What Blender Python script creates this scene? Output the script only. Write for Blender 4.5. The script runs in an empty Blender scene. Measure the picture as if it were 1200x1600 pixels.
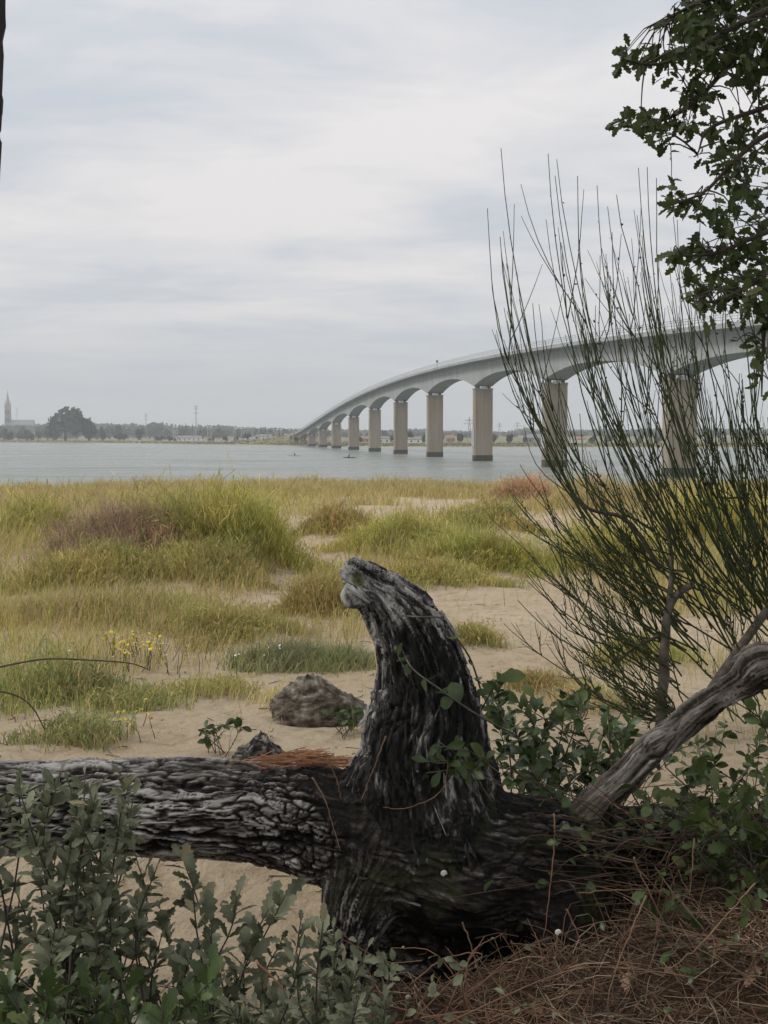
import bpy, math, random
import numpy as np
from mathutils import Vector, Matrix

# ------------------------------------------------------------------ camera, sky, sun, exposure
sc = bpy.context.scene
EYE = 1.6                      # eye height over the sand by the log
FPX = 2000.0                   # focal length in photo pixels (1200 x 1600)
PITCH = math.atan(118 / FPX)
WATER = -5.2
cam_d = bpy.data.cameras.new('camera')
cam_d.sensor_fit = 'VERTICAL'; cam_d.sensor_height = 36.0; cam_d.lens = 36.0 * FPX / 1600
cam_d.clip_start = 0.05; cam_d.clip_end = 20000
cam = bpy.data.objects.new('camera', cam_d)
cam.location = (0, 0, EYE); cam.rotation_euler = (math.pi / 2 - PITCH, 0, 0)
sc.collection.objects.link(cam); sc.camera = cam

SUN_EL, SUN_AZ = math.radians(43), math.radians(-104)   # azimuth from +Y, clockwise positive
world = bpy.data.worlds.new('World'); sc.world = world; world.use_nodes = True

def build_world():
    nt = world.node_tree; N = nt.nodes; L = nt.links; N.clear()
    def n(t, **k):
        x = N.new(t)
        for a, b in k.items(): setattr(x, a, b)
        return x
    out = n('ShaderNodeOutputWorld'); bg = n('ShaderNodeBackground'); bg.inputs['Strength'].default_value = 0.1
    sky = n('ShaderNodeTexSky', sky_type='NISHITA'); sky.sun_disc = False
    sky.sun_elevation = SUN_EL; sky.sun_rotation = SUN_AZ; sky.dust_density = 3.0
    tc = n('ShaderNodeTexCoord'); sep = n('ShaderNodeSeparateXYZ'); L.new(tc.outputs['Generated'], sep.inputs[0])
    def math_(op, a, b=None, c=None):
        m = n('ShaderNodeMath', operation=op)
        for i, v in enumerate((a, b, c)):
            if v is None: continue
            if isinstance(v, (int, float)): m.inputs[i].default_value = v
            else: L.new(v, m.inputs[i])
        return m.outputs[0]
    zpos = math_('MAXIMUM', sep.outputs['Z'], 0.0)
    den = math_('ADD', zpos, 0.10)
    u = math_('DIVIDE', sep.outputs['X'], den); v = math_('DIVIDE', sep.outputs['Y'], den)
    comb = n('ShaderNodeCombineXYZ'); L.new(u, comb.inputs[0]); L.new(v, comb.inputs[1])
    def noise(vec, scale, sx, sy, off, detail, rough, dist=0.0):
        mp = n('ShaderNodeMapping'); mp.inputs['Scale'].default_value = (sx, sy, 1); mp.inputs['Location'].default_value = off
        L.new(vec, mp.inputs[0])
        t = n('ShaderNodeTexNoise'); t.inputs['Scale'].default_value = scale; t.inputs['Detail'].default_value = detail
        t.inputs['Roughness'].default_value = rough; t.inputs['Distortion'].default_value = dist
        L.new(mp.outputs[0], t.inputs['Vector']); return t.outputs['Fac']
    big = noise(comb.outputs[0], 0.85, 0.75, 1.0, (11.3, 5.2, 0), 6, 0.52, 0.25)
    mid = noise(comb.outputs[0], 2.4, 0.75, 1.0, (7.1, 4.2, 2), 7, 0.58, 0.5)
    s = math_('ADD', math_('MULTIPLY', big, 0.64), math_('MULTIPLY', mid, 0.36))
    ramp = n('ShaderNodeValToRGB'); cr = ramp.color_ramp; L.new(s, ramp.inputs[0])
    cr.elements[0].position = 0.39; cr.elements[0].color = (0.545, 0.585, 0.645, 1)
    cr.elements[1].position = 0.585; cr.elements[1].color = (0.785, 0.76, 0.755, 1)
    e = cr.elements.new(0.45); e.color = (0.605, 0.625, 0.66, 1)
    e = cr.elements.new(0.50); e.color = (0.68, 0.68, 0.70, 1)
    # brighter overhead, duller at the horizon (overcast)
    lum = math_('ADD', 0.86, math_('MULTIPLY', math_('POWER', zpos, 0.7), 0.36))
    # horizon murk
    hz = n('ShaderNodeMapRange'); hz.inputs['From Min'].default_value = 0.0; hz.inputs['From Max'].default_value = 0.13
    hz.interpolation_type = 'SMOOTHSTEP'
    L.new(sep.outputs['Z'], hz.inputs['Value'])
    mixh = n('ShaderNodeMix', data_type='RGBA'); L.new(hz.outputs[0], mixh.inputs['Factor'])
    mixh.inputs['A'].default_value = (0.545, 0.57, 0.60, 1); L.new(ramp.outputs[0], mixh.inputs['B'])
    sc_ = n('ShaderNodeVectorMath', operation='SCALE'); L.new(mixh.outputs['Result'], sc_.inputs[0])
    L.new(math_('MULTIPLY', lum, 10.0), sc_.inputs['Scale'])
    mx = n('ShaderNodeMix', data_type='RGBA'); mx.inputs['Factor'].default_value = 0.95
    L.new(sky.outputs[0], mx.inputs['A']); L.new(sc_.outputs[0], mx.inputs['B'])
    L.new(mx.outputs['Result'], bg.inputs['Color']); L.new(bg.outputs[0], out.inputs['Surface'])
build_world()
sun_d = bpy.data.lights.new('sun', 'SUN'); sun_d.energy = 1.5; sun_d.angle = math.radians(16); sun_d.color = (1, 0.96, 0.9)
sun = bpy.data.objects.new('sun', sun_d); sc.collection.objects.link(sun)
sd = Vector((math.sin(SUN_AZ) * math.cos(SUN_EL), math.cos(SUN_AZ) * math.cos(SUN_EL), math.sin(SUN_EL)))
sun.rotation_euler = sd.to_track_quat('Z', 'Y').to_euler(); sun.location = sd * 60
sc.view_settings.view_transform = 'Standard'; sc.view_settings.look = 'None'
sc.view_settings.exposure = 0.15; sc.view_settings.gamma = 1.0
sc.render.engine = 'CYCLES'
sc.cycles.use_denoising = True
sc.cycles.max_bounces = 6; sc.cycles.diffuse_bounces = 3; sc.cycles.transparent_max_bounces = 8
sc.cycles.volume_bounces = 1
sc.cycles.sample_clamp_indirect = 4.0

# ------------------------------------------------------------------ helpers
C = sc.collection
rng = np.random.default_rng(7); random.seed(7)
WL = {}

def W(px, py, Y):
    """point at world depth Y on the ray of photo pixel (px, py)"""
    dx = (px - 600) / FPX; dy = (800 - py) / FPX
    c, s = math.cos(PITCH), math.sin(PITCH)
    y = c + dy * s; z = -s + dy * c
    k = Y / y
    return np.array([dx * k, Y, EYE + z * k])

def PX(p):
    """project (n,3) points to photo pixels"""
    p = np.atleast_2d(p); c, s = math.cos(PITCH), math.sin(PITCH)
    x = p[:, 0]; y = p[:, 1]; z = p[:, 2] - EYE
    f = y * c - z * s; u = y * s + z * c
    f = np.where(f > 0.05, f, np.nan)
    return np.stack([600 + FPX * x / f, 800 - FPX * u / f, f], 1)

def sm(a, b, x):
    t = np.clip((np.asarray(x, float) - a) / (b - a), 0, 1); return t * t * (3 - 2 * t)

def h3(ix, iy, iz, seed=0):
    n = (ix.astype(np.int64) * 73856093) ^ (iy.astype(np.int64) * 19349663) ^ (iz.astype(np.int64) * 83492791) ^ (seed * 2654435)
    n = (n ^ (n >> 13)) & 0x7fffffff
    n = (n * 1274126177 + 12345) & 0x7fffffff
    n = (n ^ (n >> 15)) & 0x7fffffff
    n = (n * 668265263) & 0x7fffffff
    return ((n >> 7) & 0xffff) / 65535.0

def vnoise(p, seed=0):
    f = np.floor(p); w = p - f; w = w * w * (3 - 2 * w); f = f.astype(np.int64)
    r = 0
    for a in (0, 1):
        for b in (0, 1):
            for c in (0, 1):
                k = h3(f[:, 0] + a, f[:, 1] + b, f[:, 2] + c, seed)
                r = r + k * (w[:, 0] if a else 1 - w[:, 0]) * (w[:, 1] if b else 1 - w[:, 1]) * (w[:, 2] if c else 1 - w[:, 2])
    return r
def fbm(p, o=4, seed=0, g=0.5):
    s = 0; a = 1.0; t = 0
    for i in range(o):
        s = s + a * vnoise(p * (2.03 ** i), seed + i); t += a; a *= g
    return s / t          # 0..1
def worley(p, seed=0):
    f = np.floor(p).astype(np.int64); F1 = np.full(len(p), 9.0); F2 = np.full(len(p), 9.0); ID = np.zeros(len(p))
    for a in (-1, 0, 1):
        for b in (-1, 0, 1):
            for c in (-1, 0, 1):
                X, Y, Z = f[:, 0] + a, f[:, 1] + b, f[:, 2] + c
                q = np.stack([X + h3(X, Y, Z, seed), Y + h3(X, Y, Z, seed + 1), Z + h3(X, Y, Z, seed + 2)], 1)
                d = np.sqrt(((q - p) ** 2).sum(1)); cid = h3(X, Y, Z, seed + 3)
                n1 = d < F1
                F2 = np.where(n1, F1, np.minimum(F2, d)); ID = np.where(n1, cid, ID); F1 = np.where(n1, d, F1)
    return F1, F2, ID

HARD = {'weathered_pine_bark_flake', 'girder_concrete', 'pier_concrete', 'wet_pier_foot', 'white_paint', 'galvanised_steel', 'dull_steel', 'church_limestone', 'grey_roof', 'clay_roof', 'dark_opening', 'far_foliage', 'shore_rock'}
def mesh_np(name, v, f, mat=None, col=None, smooth=False):
    """mesh from numpy arrays: v (n,3), f (m,k) one polygon size"""
    v = np.ascontiguousarray(v, np.float32); f = np.ascontiguousarray(f, np.int32)
    me = bpy.data.meshes.new(name); k = f.shape[1]; m = len(f)
    me.vertices.add(len(v)); me.vertices.foreach_set('co', v.ravel())
    me.loops.add(m * k); me.loops.foreach_set('vertex_index', f.ravel())
    me.polygons.add(m); me.polygons.foreach_set('loop_start', np.arange(0, m * k, k, dtype=np.int32))
    me.polygons.foreach_set('loop_total', np.full(m, k, np.int32))
    if mat is not None and mat.name in HARD: me.polygons.foreach_set('use_smooth', np.zeros(m, bool))
    me.update(calc_edges=True)
    if col is not None:
        ca = me.color_attributes.new('col', 'FLOAT_COLOR', 'POINT')
        c4 = np.ones((len(v), 4), np.float32); c4[:, :3] = col
        ca.data.foreach_set('color', c4.ravel())
    if mat: me.materials.append(mat)
    return me

def link(name, data, parent=None, loc=None):
    o = bpy.data.objects.new(name, data); C.objects.link(o)
    if parent is not None: o.parent = parent
    if loc is not None: o.location = loc
    return o
def tag(o, label=None, cat=None, group=None, kind=None):
    if label: o['label'] = label
    if cat: o['category'] = cat
    if group: o['group'] = group
    if kind: o['kind'] = kind
    return o
def thing(name, label, cat, loc, group=None):
    o = link(name, None, None, tuple(float(a) for a in loc)); o.empty_display_size = 0.1
    WL[o] = np.array(loc, float); return tag(o, label, cat, group)
def part(name, v, f, mat, parent, col=None, smooth=False, kind=None, label=None):
    """mesh given in world coordinates, child of a thing at WL[parent]"""
    base = WL[parent]
    o = link(name, mesh_np(name, np.asarray(v, float) - base, f, mat, col, smooth), parent)
    WL[o] = base; return tag(o, label=label, kind=kind)
def solo(name, v, f, mat, loc, label=None, cat=None, group=None, kind=None, col=None, smooth=False):
    o = link(name, mesh_np(name, np.asarray(v, float) - np.array(loc, float), f, mat, col, smooth), None, tuple(float(a) for a in loc))
    return tag(o, label, cat, group, kind)

BOXF = np.array([[0, 3, 2, 1], [4, 5, 6, 7], [0, 1, 5, 4], [1, 2, 6, 5], [2, 3, 7, 6], [3, 0, 4, 7]])
class G:
    """collects quads"""
    def __init__(s): s.v = []; s.f = []; s.n = 0
    def add(s, v, f):
        v = np.asarray(v, float); s.v.append(v); s.f.append(np.asarray(f, int) + s.n); s.n += len(v); return s
    def box(s, x0, x1, y0, y1, z0, z1, rot=0, org=(0, 0, 0)):
        v = np.array([[x0, y0, z0], [x1, y0, z0], [x1, y1, z0], [x0, y1, z0], [x0, y0, z1], [x1, y0, z1], [x1, y1, z1], [x0, y1, z1]], float)
        if rot:
            c, q = math.cos(rot), math.sin(rot); v[:, :2] = v[:, :2] @ np.array([[c, q], [-q, c]])
        return s.add(v + np.array(org), BOXF)
    def bar(s, a, b, w):
        return s.add(*tube(np.array([a, b], float), [w, w], 4))
    @property
    def V(s): return np.concatenate(s.v)
    @property
    def F(s): return np.concatenate(s.f)

def frames(pts):
    t = np.gradient(pts, axis=0); t /= np.linalg.norm(t, axis=1)[:, None] + 1e-12
    ref = np.array([0, 0, 1.0]) if abs(t[0][2]) < 0.8 else np.array([0, 1.0, 0])
    n = np.zeros_like(pts); a = ref - t[0] * (ref @ t[0]); a /= np.linalg.norm(a)
    for i in range(len(pts)):
        a = a - t[i] * (a @ t[i]); a /= np.linalg.norm(a) + 1e-12; n[i] = a
    return t, n, np.cross(t, n)
def tube(pts, rad, sides=6, cap=True):
    pts = np.asarray(pts, float); rad = np.asarray(rad, float); t, n, b = frames(pts)
    k = len(pts); th = np.arange(sides) / sides * 2 * math.pi
    v = pts[:, None, :] + rad[:, None, None] * (np.cos(th)[None, :, None] * n[:, None, :] + np.sin(th)[None, :, None] * b[:, None, :])
    v = v.reshape(-1, 3); i = np.arange(k - 1)[:, None] * sides; j = np.arange(sides)[None, :]; j2 = (j + 1) % sides
    f = np.stack([i + j, i + j2, i + sides + j2, i + sides + j], -1).reshape(-1, 4)
    if cap:
        o = (k - 1) * sides
        if sides == 4: f = np.concatenate([f, [[3, 2, 1, 0], [o, o + 1, o + 2, o + 3]]])
        else:
            v = np.concatenate([v, pts[:1], pts[-1:]]); c0, c1 = k * sides, k * sides + 1
            jj = np.arange(0, sides, 2)
            f = np.concatenate([f, np.stack([np.full(len(jj), c0), (jj + 2) % sides, (jj + 1) % sides, jj], 1),
                                np.stack([np.full(len(jj), c1), o + jj, o + (jj + 1) % sides, o + (jj + 2) % sides], 1)])
    return v, f
def spline(P, n):
    """Catmull-Rom through rows of P (any columns)"""
    P = np.asarray(P, float); m = len(P); Q = np.concatenate([[2 * P[0] - P[1]], P, [2 * P[-1] - P[-2]]])
    t = np.linspace(0, m - 1 - 1e-9, n); i = t.astype(int); u = (t - i)[:, None]
    a, b, c, d = Q[i], Q[i + 1], Q[i + 2], Q[i + 3]
    return 0.5 * (2 * b + (c - a) * u + (2 * a - 5 * b + 4 * c - d) * u ** 2 + (3 * b - a - 3 * c + d) * u ** 3)
def rotmats(d, up, roll=None):
    """columns x=side, y=d, z=normal for n direction rows"""
    d = d / (np.linalg.norm(d, axis=1)[:, None] + 1e-9)
    x = np.cross(d, up); x /= np.linalg.norm(x, axis=1)[:, None] + 1e-9
    z = np.cross(x, d)
    if roll is not None:
        c, s = np.cos(roll)[:, None], np.sin(roll)[:, None]; x, z = x * c + z * s, z * c - x * s
    return np.stack([x, d, z], 2)
def stamp(tv, tf, M, T, S):
    """many copies of a template: M (n,3,3), T (n,3), S (n,)"""
    n = len(T); v = np.einsum('nij,kj->nki', M, tv) * S[:, None, None] + T[:, None, :]
    f = tf[None] + (np.arange(n) * len(tv))[:, None, None]
    return v.reshape(-1, 3), f.reshape(-1, tf.shape[1])

# ------------------------------------------------------------------ materials
def M_(name):
    m = bpy.data.materials.new(name); m.use_nodes = True
    nt = m.node_tree; p = nt.nodes['Principled BSDF']; return m, nt, p
def nd(nt, t, ins=None, **k):
    x = nt.nodes.new(t)
    for a, b in k.items(): setattr(x, a, b)
    for a, b in (ins or {}).items():
        if hasattr(b, 'links') or isinstance(b, bpy.types.NodeSocket): nt.links.new(b, x.inputs[a])
        else: x.inputs[a].default_value = b
    return x
def c4(c): return (c[0], c[1], c[2], 1)
def noise_n(nt, scale, detail=5, rough=0.6, vec=None, stretch=None, dist=0.0):
    if vec is None: vec = nd(nt, 'ShaderNodeTexCoord').outputs['Object']
    if stretch: vec = nd(nt, 'ShaderNodeMapping', {'Vector': vec, 'Scale': stretch}).outputs[0]
    return nd(nt, 'ShaderNodeTexNoise', {'Vector': vec, 'Scale': scale, 'Detail': detail, 'Roughness': rough, 'Distortion': dist}).outputs['Fac']
def ramp_n(nt, fac, stops):
    r = nd(nt, 'ShaderNodeValToRGB', {'Fac': fac}); e = r.color_ramp.elements
    e[0].position, e[0].color = stops[0][0], c4(stops[0][1]); e[1].position, e[1].color = stops[-1][0], c4(stops[-1][1])
    for p, c in stops[1:-1]:
        x = e.new(p); x.color = c4(c)
    return r.outputs[0]
def mix_n(nt, fac, a, b, mode='MIX'):
    m = nd(nt, 'ShaderNodeMix', data_type='RGBA', blend_type=mode)
    for s, v in (('Factor', fac), ('A', a), ('B', b)):
        if isinstance(v, bpy.types.NodeSocket): nt.links.new(v, m.inputs[s])
        else: m.inputs[s].default_value = v if s == 'Factor' else c4(v)
    return m.outputs['Result']
def bump_n(nt, p, h, strength, dist):
    b = nd(nt, 'ShaderNodeBump', {'Height': h, 'Strength': strength, 'Distance': dist}); nt.links.new(b.outputs[0], p.inputs['Normal'])

def mat_simple(name, c0, c1, scale=4, rough=0.8, bump=0.0, bd=0.02, stretch=None):
    m, nt, p = M_(name); f = noise_n(nt, scale, stretch=stretch)
    nt.links.new(ramp_n(nt, f, [(0.3, c0), (0.7, c1)]), p.inputs['Base Color']); p.inputs['Roughness'].default_value = rough
    if bump: bump_n(nt, p, f, bump, bd)
    return m
def mat_leaf(name, c0, c1, scale=3.0, trans=0.25, rough=0.6, attr=False):
    m, nt, p = M_(name)
    if attr:
        a = nd(nt, 'ShaderNodeAttribute'); a.attribute_name = 'col'; col = a.outputs['Color']
    else:
        oi = nd(nt, 'ShaderNodeObjectInfo').outputs['Random']
        f = nd(nt, 'ShaderNodeTexNoise', {'Vector': nd(nt, 'ShaderNodeNewGeometry').outputs['Position'], 'Scale': scale, 'Detail': 3}).outputs['Fac']
        f2 = nd(nt, 'ShaderNodeMath', {0: f, 1: nd(nt, 'ShaderNodeMath', {0: oi, 1: 0.22}, operation='MULTIPLY').outputs[0]}, operation='ADD').outputs[0]
        col = ramp_n(nt, f2, [(0.38, c0), (0.78, c1)])
        col = mix_n(nt, ramp_n(nt, oi, [(0.90, (0,) * 3), (0.97, (0.8,) * 3)]), col, (c1[0] * 1.35, c1[1] * 1.05, c1[2] * 0.95))
    nt.links.new(col, p.inputs['Base Color']); p.inputs['Roughness'].default_value = rough
    p.inputs['Specular IOR Level'].default_value = 0.35
    t = nd(nt, 'ShaderNodeBsdfTranslucent'); nt.links.new(col, t.inputs['Color'])
    mx = nd(nt, 'ShaderNodeMixShader', {'Fac': trans}); nt.links.new(p.outputs[0], mx.inputs[1]); nt.links.new(t.outputs[0], mx.inputs[2])
    nt.links.new(mx.outputs[0], nt.nodes['Material Output'].inputs['Surface'])
    return m

def mat_ground():
    m, nt, p = M_('sand_and_marsh')
    pos = nd(nt, 'ShaderNodeNewGeometry').outputs['Position']
    a = noise_n(nt, 0.5, 6, 0.6, pos); b = noise_n(nt, 9, 8, 0.7, pos); g = noise_n(nt, 240, 2, 0.6, pos)
    sand = ramp_n(nt, a, [(0.3, (0.52, 0.41, 0.275)), (0.55, (0.59, 0.48, 0.34)), (0.75, (0.65, 0.545, 0.40))])
    sand = mix_n(nt, ramp_n(nt, b, [(0.36, (0.5,) * 3), (0.5, (0,) * 3)]), sand, (0.30, 0.215, 0.125))
    sand = mix_n(nt, ramp_n(nt, noise_n(nt, 2.2, 6, 0.7, pos), [(0.54, (0,) * 3), (0.70, (0.4,) * 3)]), sand, (0.30, 0.225, 0.14))
    # scattered dark debris specks
    vor = nd(nt, 'ShaderNodeTexVoronoi', {'Vector': pos, 'Scale': 22.0, 'Randomness': 1.0}).outputs['Distance']
    sand = mix_n(nt, nd(nt, 'ShaderNodeMath', {0: ramp_n(nt, vor, [(0.05, (1,) * 3), (0.12, (0,) * 3)]), 1: ramp_n(nt, noise_n(nt, 1.4, 3, 0.6, pos), [(0.42, (0,) * 3), (0.56, (0.85,) * 3)])}, operation='MULTIPLY').outputs[0], sand, (0.12, 0.08, 0.05))
    # pine-needle litter under the trees (brown ground near the viewer)
    at = nd(nt, 'ShaderNodeAttribute'); at.attribute_name = 'col'
    s = nd(nt, 'ShaderNodeSeparateColor', {0: at.outputs['Color']})
    lit = ramp_n(nt, noise_n(nt, 60, 5, 0.7, pos), [(0.3, (0.025, 0.016, 0.010)), (0.7, (0.11, 0.062, 0.035))])
    col = mix_n(nt, s.outputs[0], sand, lit)
    # far bank: marsh grass and mud
    far = ramp_n(nt, noise_n(nt, 0.03, 5, 0.6, pos, (1, 0.5, 1)), [(0.35, (0.13, 0.12, 0.055)), (0.5, (0.20, 0.19, 0.09)), (0.65, (0.26, 0.23, 0.13))])
    col = mix_n(nt, s.outputs[1], col, far)
    mud = ramp_n(nt, noise_n(nt, 0.2, 4, 0.6, pos), [(0.35, (0.15, 0.12, 0.085)), (0.65, (0.30, 0.25, 0.17))])
    col = mix_n(nt, s.outputs[2], col, mud)
    nt.links.new(col, p.inputs['Base Color']); p.inputs['Roughness'].default_value = 0.95; p.inputs['Specular IOR Level'].default_value = 0.15
    hh = nd(nt, 'ShaderNodeMath', {0: nd(nt, 'ShaderNodeMath', {0: b, 1: 0.8}, operation='MULTIPLY').outputs[0], 1: nd(nt, 'ShaderNodeMath', {0: g, 1: 0.06}, operation='MULTIPLY').outputs[0]}, operation='ADD').outputs[0]
    bump_n(nt, p, hh, 1.0, 0.10)
    return m
def mat_water():
    m, nt, p = M_('estuary_water')
    pos = nd(nt, 'ShaderNodeNewGeometry').outputs['Position']
    f = noise_n(nt, 0.03, 7, 0.72, pos, (0.35, 1, 1), 0.5)
    nt.links.new(ramp_n(nt, f, [(0.35, (0.155, 0.178, 0.158)), (0.65, (0.235, 0.258, 0.23))]), p.inputs['Base Color'])
    p.inputs['Roughness'].default_value = 0.3; p.inputs['IOR'].default_value = 1.333
    st = noise_n(nt, 0.06, 6, 0.7, pos, (0.3, 1, 1), 0.6)
    nt.links.new(nd(nt, 'ShaderNodeMapRange', {'Value': st, 'From Min': 0.3, 'From Max': 0.7, 'To Min': 0.12, 'To Max': 0.42}).outputs[0], p.inputs['Roughness'])
    w1 = noise_n(nt, 0.9, 4, 0.65, pos, (0.7, 1, 1)); w2 = noise_n(nt, 0.16, 3, 0.5, pos, (0.6, 1, 1))
    h = nd(nt, 'ShaderNodeMath', {0: w1, 1: nd(nt, 'ShaderNodeMath', {0: w2, 1: 1.6}, operation='MULTIPLY').outputs[0]}, operation='ADD').outputs[0]
    bump_n(nt, p, h, 1.0, 0.55)
    return m
def mat_bark(name, stops, scale=30, bump=0.5, bd=0.006, stretch=None, amp=0.5):
    """weathered wood: 'col' red channel holds how much a plate stands out"""
    m, nt, p = M_(name); a = nd(nt, 'ShaderNodeAttribute'); a.attribute_name = 'col'
    s = nd(nt, 'ShaderNodeSeparateColor', {0: a.outputs['Color']})
    n1 = noise_n(nt, scale, 9, 0.72, stretch=stretch); n2 = noise_n(nt, 160, 3, 0.6)
    k = nd(nt, 'ShaderNodeMath', {0: n1, 1: amp, 2: -amp / 2}, operation='MULTIPLY_ADD').outputs[0]
    t = nd(nt, 'ShaderNodeMath', {0: s.outputs[0], 1: k}, operation='ADD').outputs[0]
    col = ramp_n(nt, t, stops)
    moss = mix_n(nt, s.outputs[1], col, (0.07, 0.075, 0.025))
    nt.links.new(moss, p.inputs['Base Color']); p.inputs['Roughness'].default_value = 0.85; p.inputs['Specular IOR Level'].default_value = 0.2
    h = nd(nt, 'ShaderNodeMath', {0: n1, 1: nd(nt, 'ShaderNodeMath', {0: n2, 1: 0.35}, operation='MULTIPLY').outputs[0]}, operation='ADD').outputs[0]
    bump_n(nt, p, h, bump, bd)
    return m
def mat_concrete(name, c0, c1, streak=True):
    m, nt, p = M_(name); pos = nd(nt, 'ShaderNodeNewGeometry').outputs['Position']
    f = noise_n(nt, 0.35, 6, 0.65, pos, (1, 1, 0.12) if streak else None); f2 = noise_n(nt, 2.5, 4, 0.6, pos)
    col = ramp_n(nt, f, [(0.3, c0), (0.7, c1)])
    col = mix_n(nt, 0.25, col, ramp_n(nt, f2, [(0.3, c0), (0.7, c1)]))
    sy = nd(nt, 'ShaderNodeSeparateXYZ', {0: pos}).outputs['Y']
    seg = nd(nt, 'ShaderNodeMath', {0: nd(nt, 'ShaderNodeMath', {0: sy, 1: 3.7}, operation='DIVIDE').outputs[0]}, operation='FLOOR').outputs[0]
    wn = nd(nt, 'ShaderNodeTexWhiteNoise', noise_dimensions='1D'); nt.links.new(seg, wn.inputs['W'])
    fr = nd(nt, 'ShaderNodeMath', {0: nd(nt, 'ShaderNodeMath', {0: sy, 1: 3.7}, operation='DIVIDE').outputs[0]}, operation='FRACT').outputs[0]
    col = mix_n(nt, ramp_n(nt, wn.outputs['Value'], [(0.0, (0,) * 3), (1.0, (0.30,) * 3)]), col, tuple(a * 0.55 for a in c0))
    if streak: col = mix_n(nt, ramp_n(nt, noise_n(nt, 1.1, 5, 0.7, pos, (1, 1, 0.05)), [(0.52, (0,) * 3), (0.68, (0.55,) * 3)]), col, tuple(a * 0.45 for a in c0))
    if name.startswith('girder'): col = mix_n(nt, ramp_n(nt, fr, [(0.0, (0.45,) * 3), (0.05, (0,) * 3)]), col, tuple(a * 0.4 for a in c0))
    nt.links.new(col, p.inputs['Base Color']); p.inputs['Roughness'].default_value = 0.9
    return m
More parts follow.
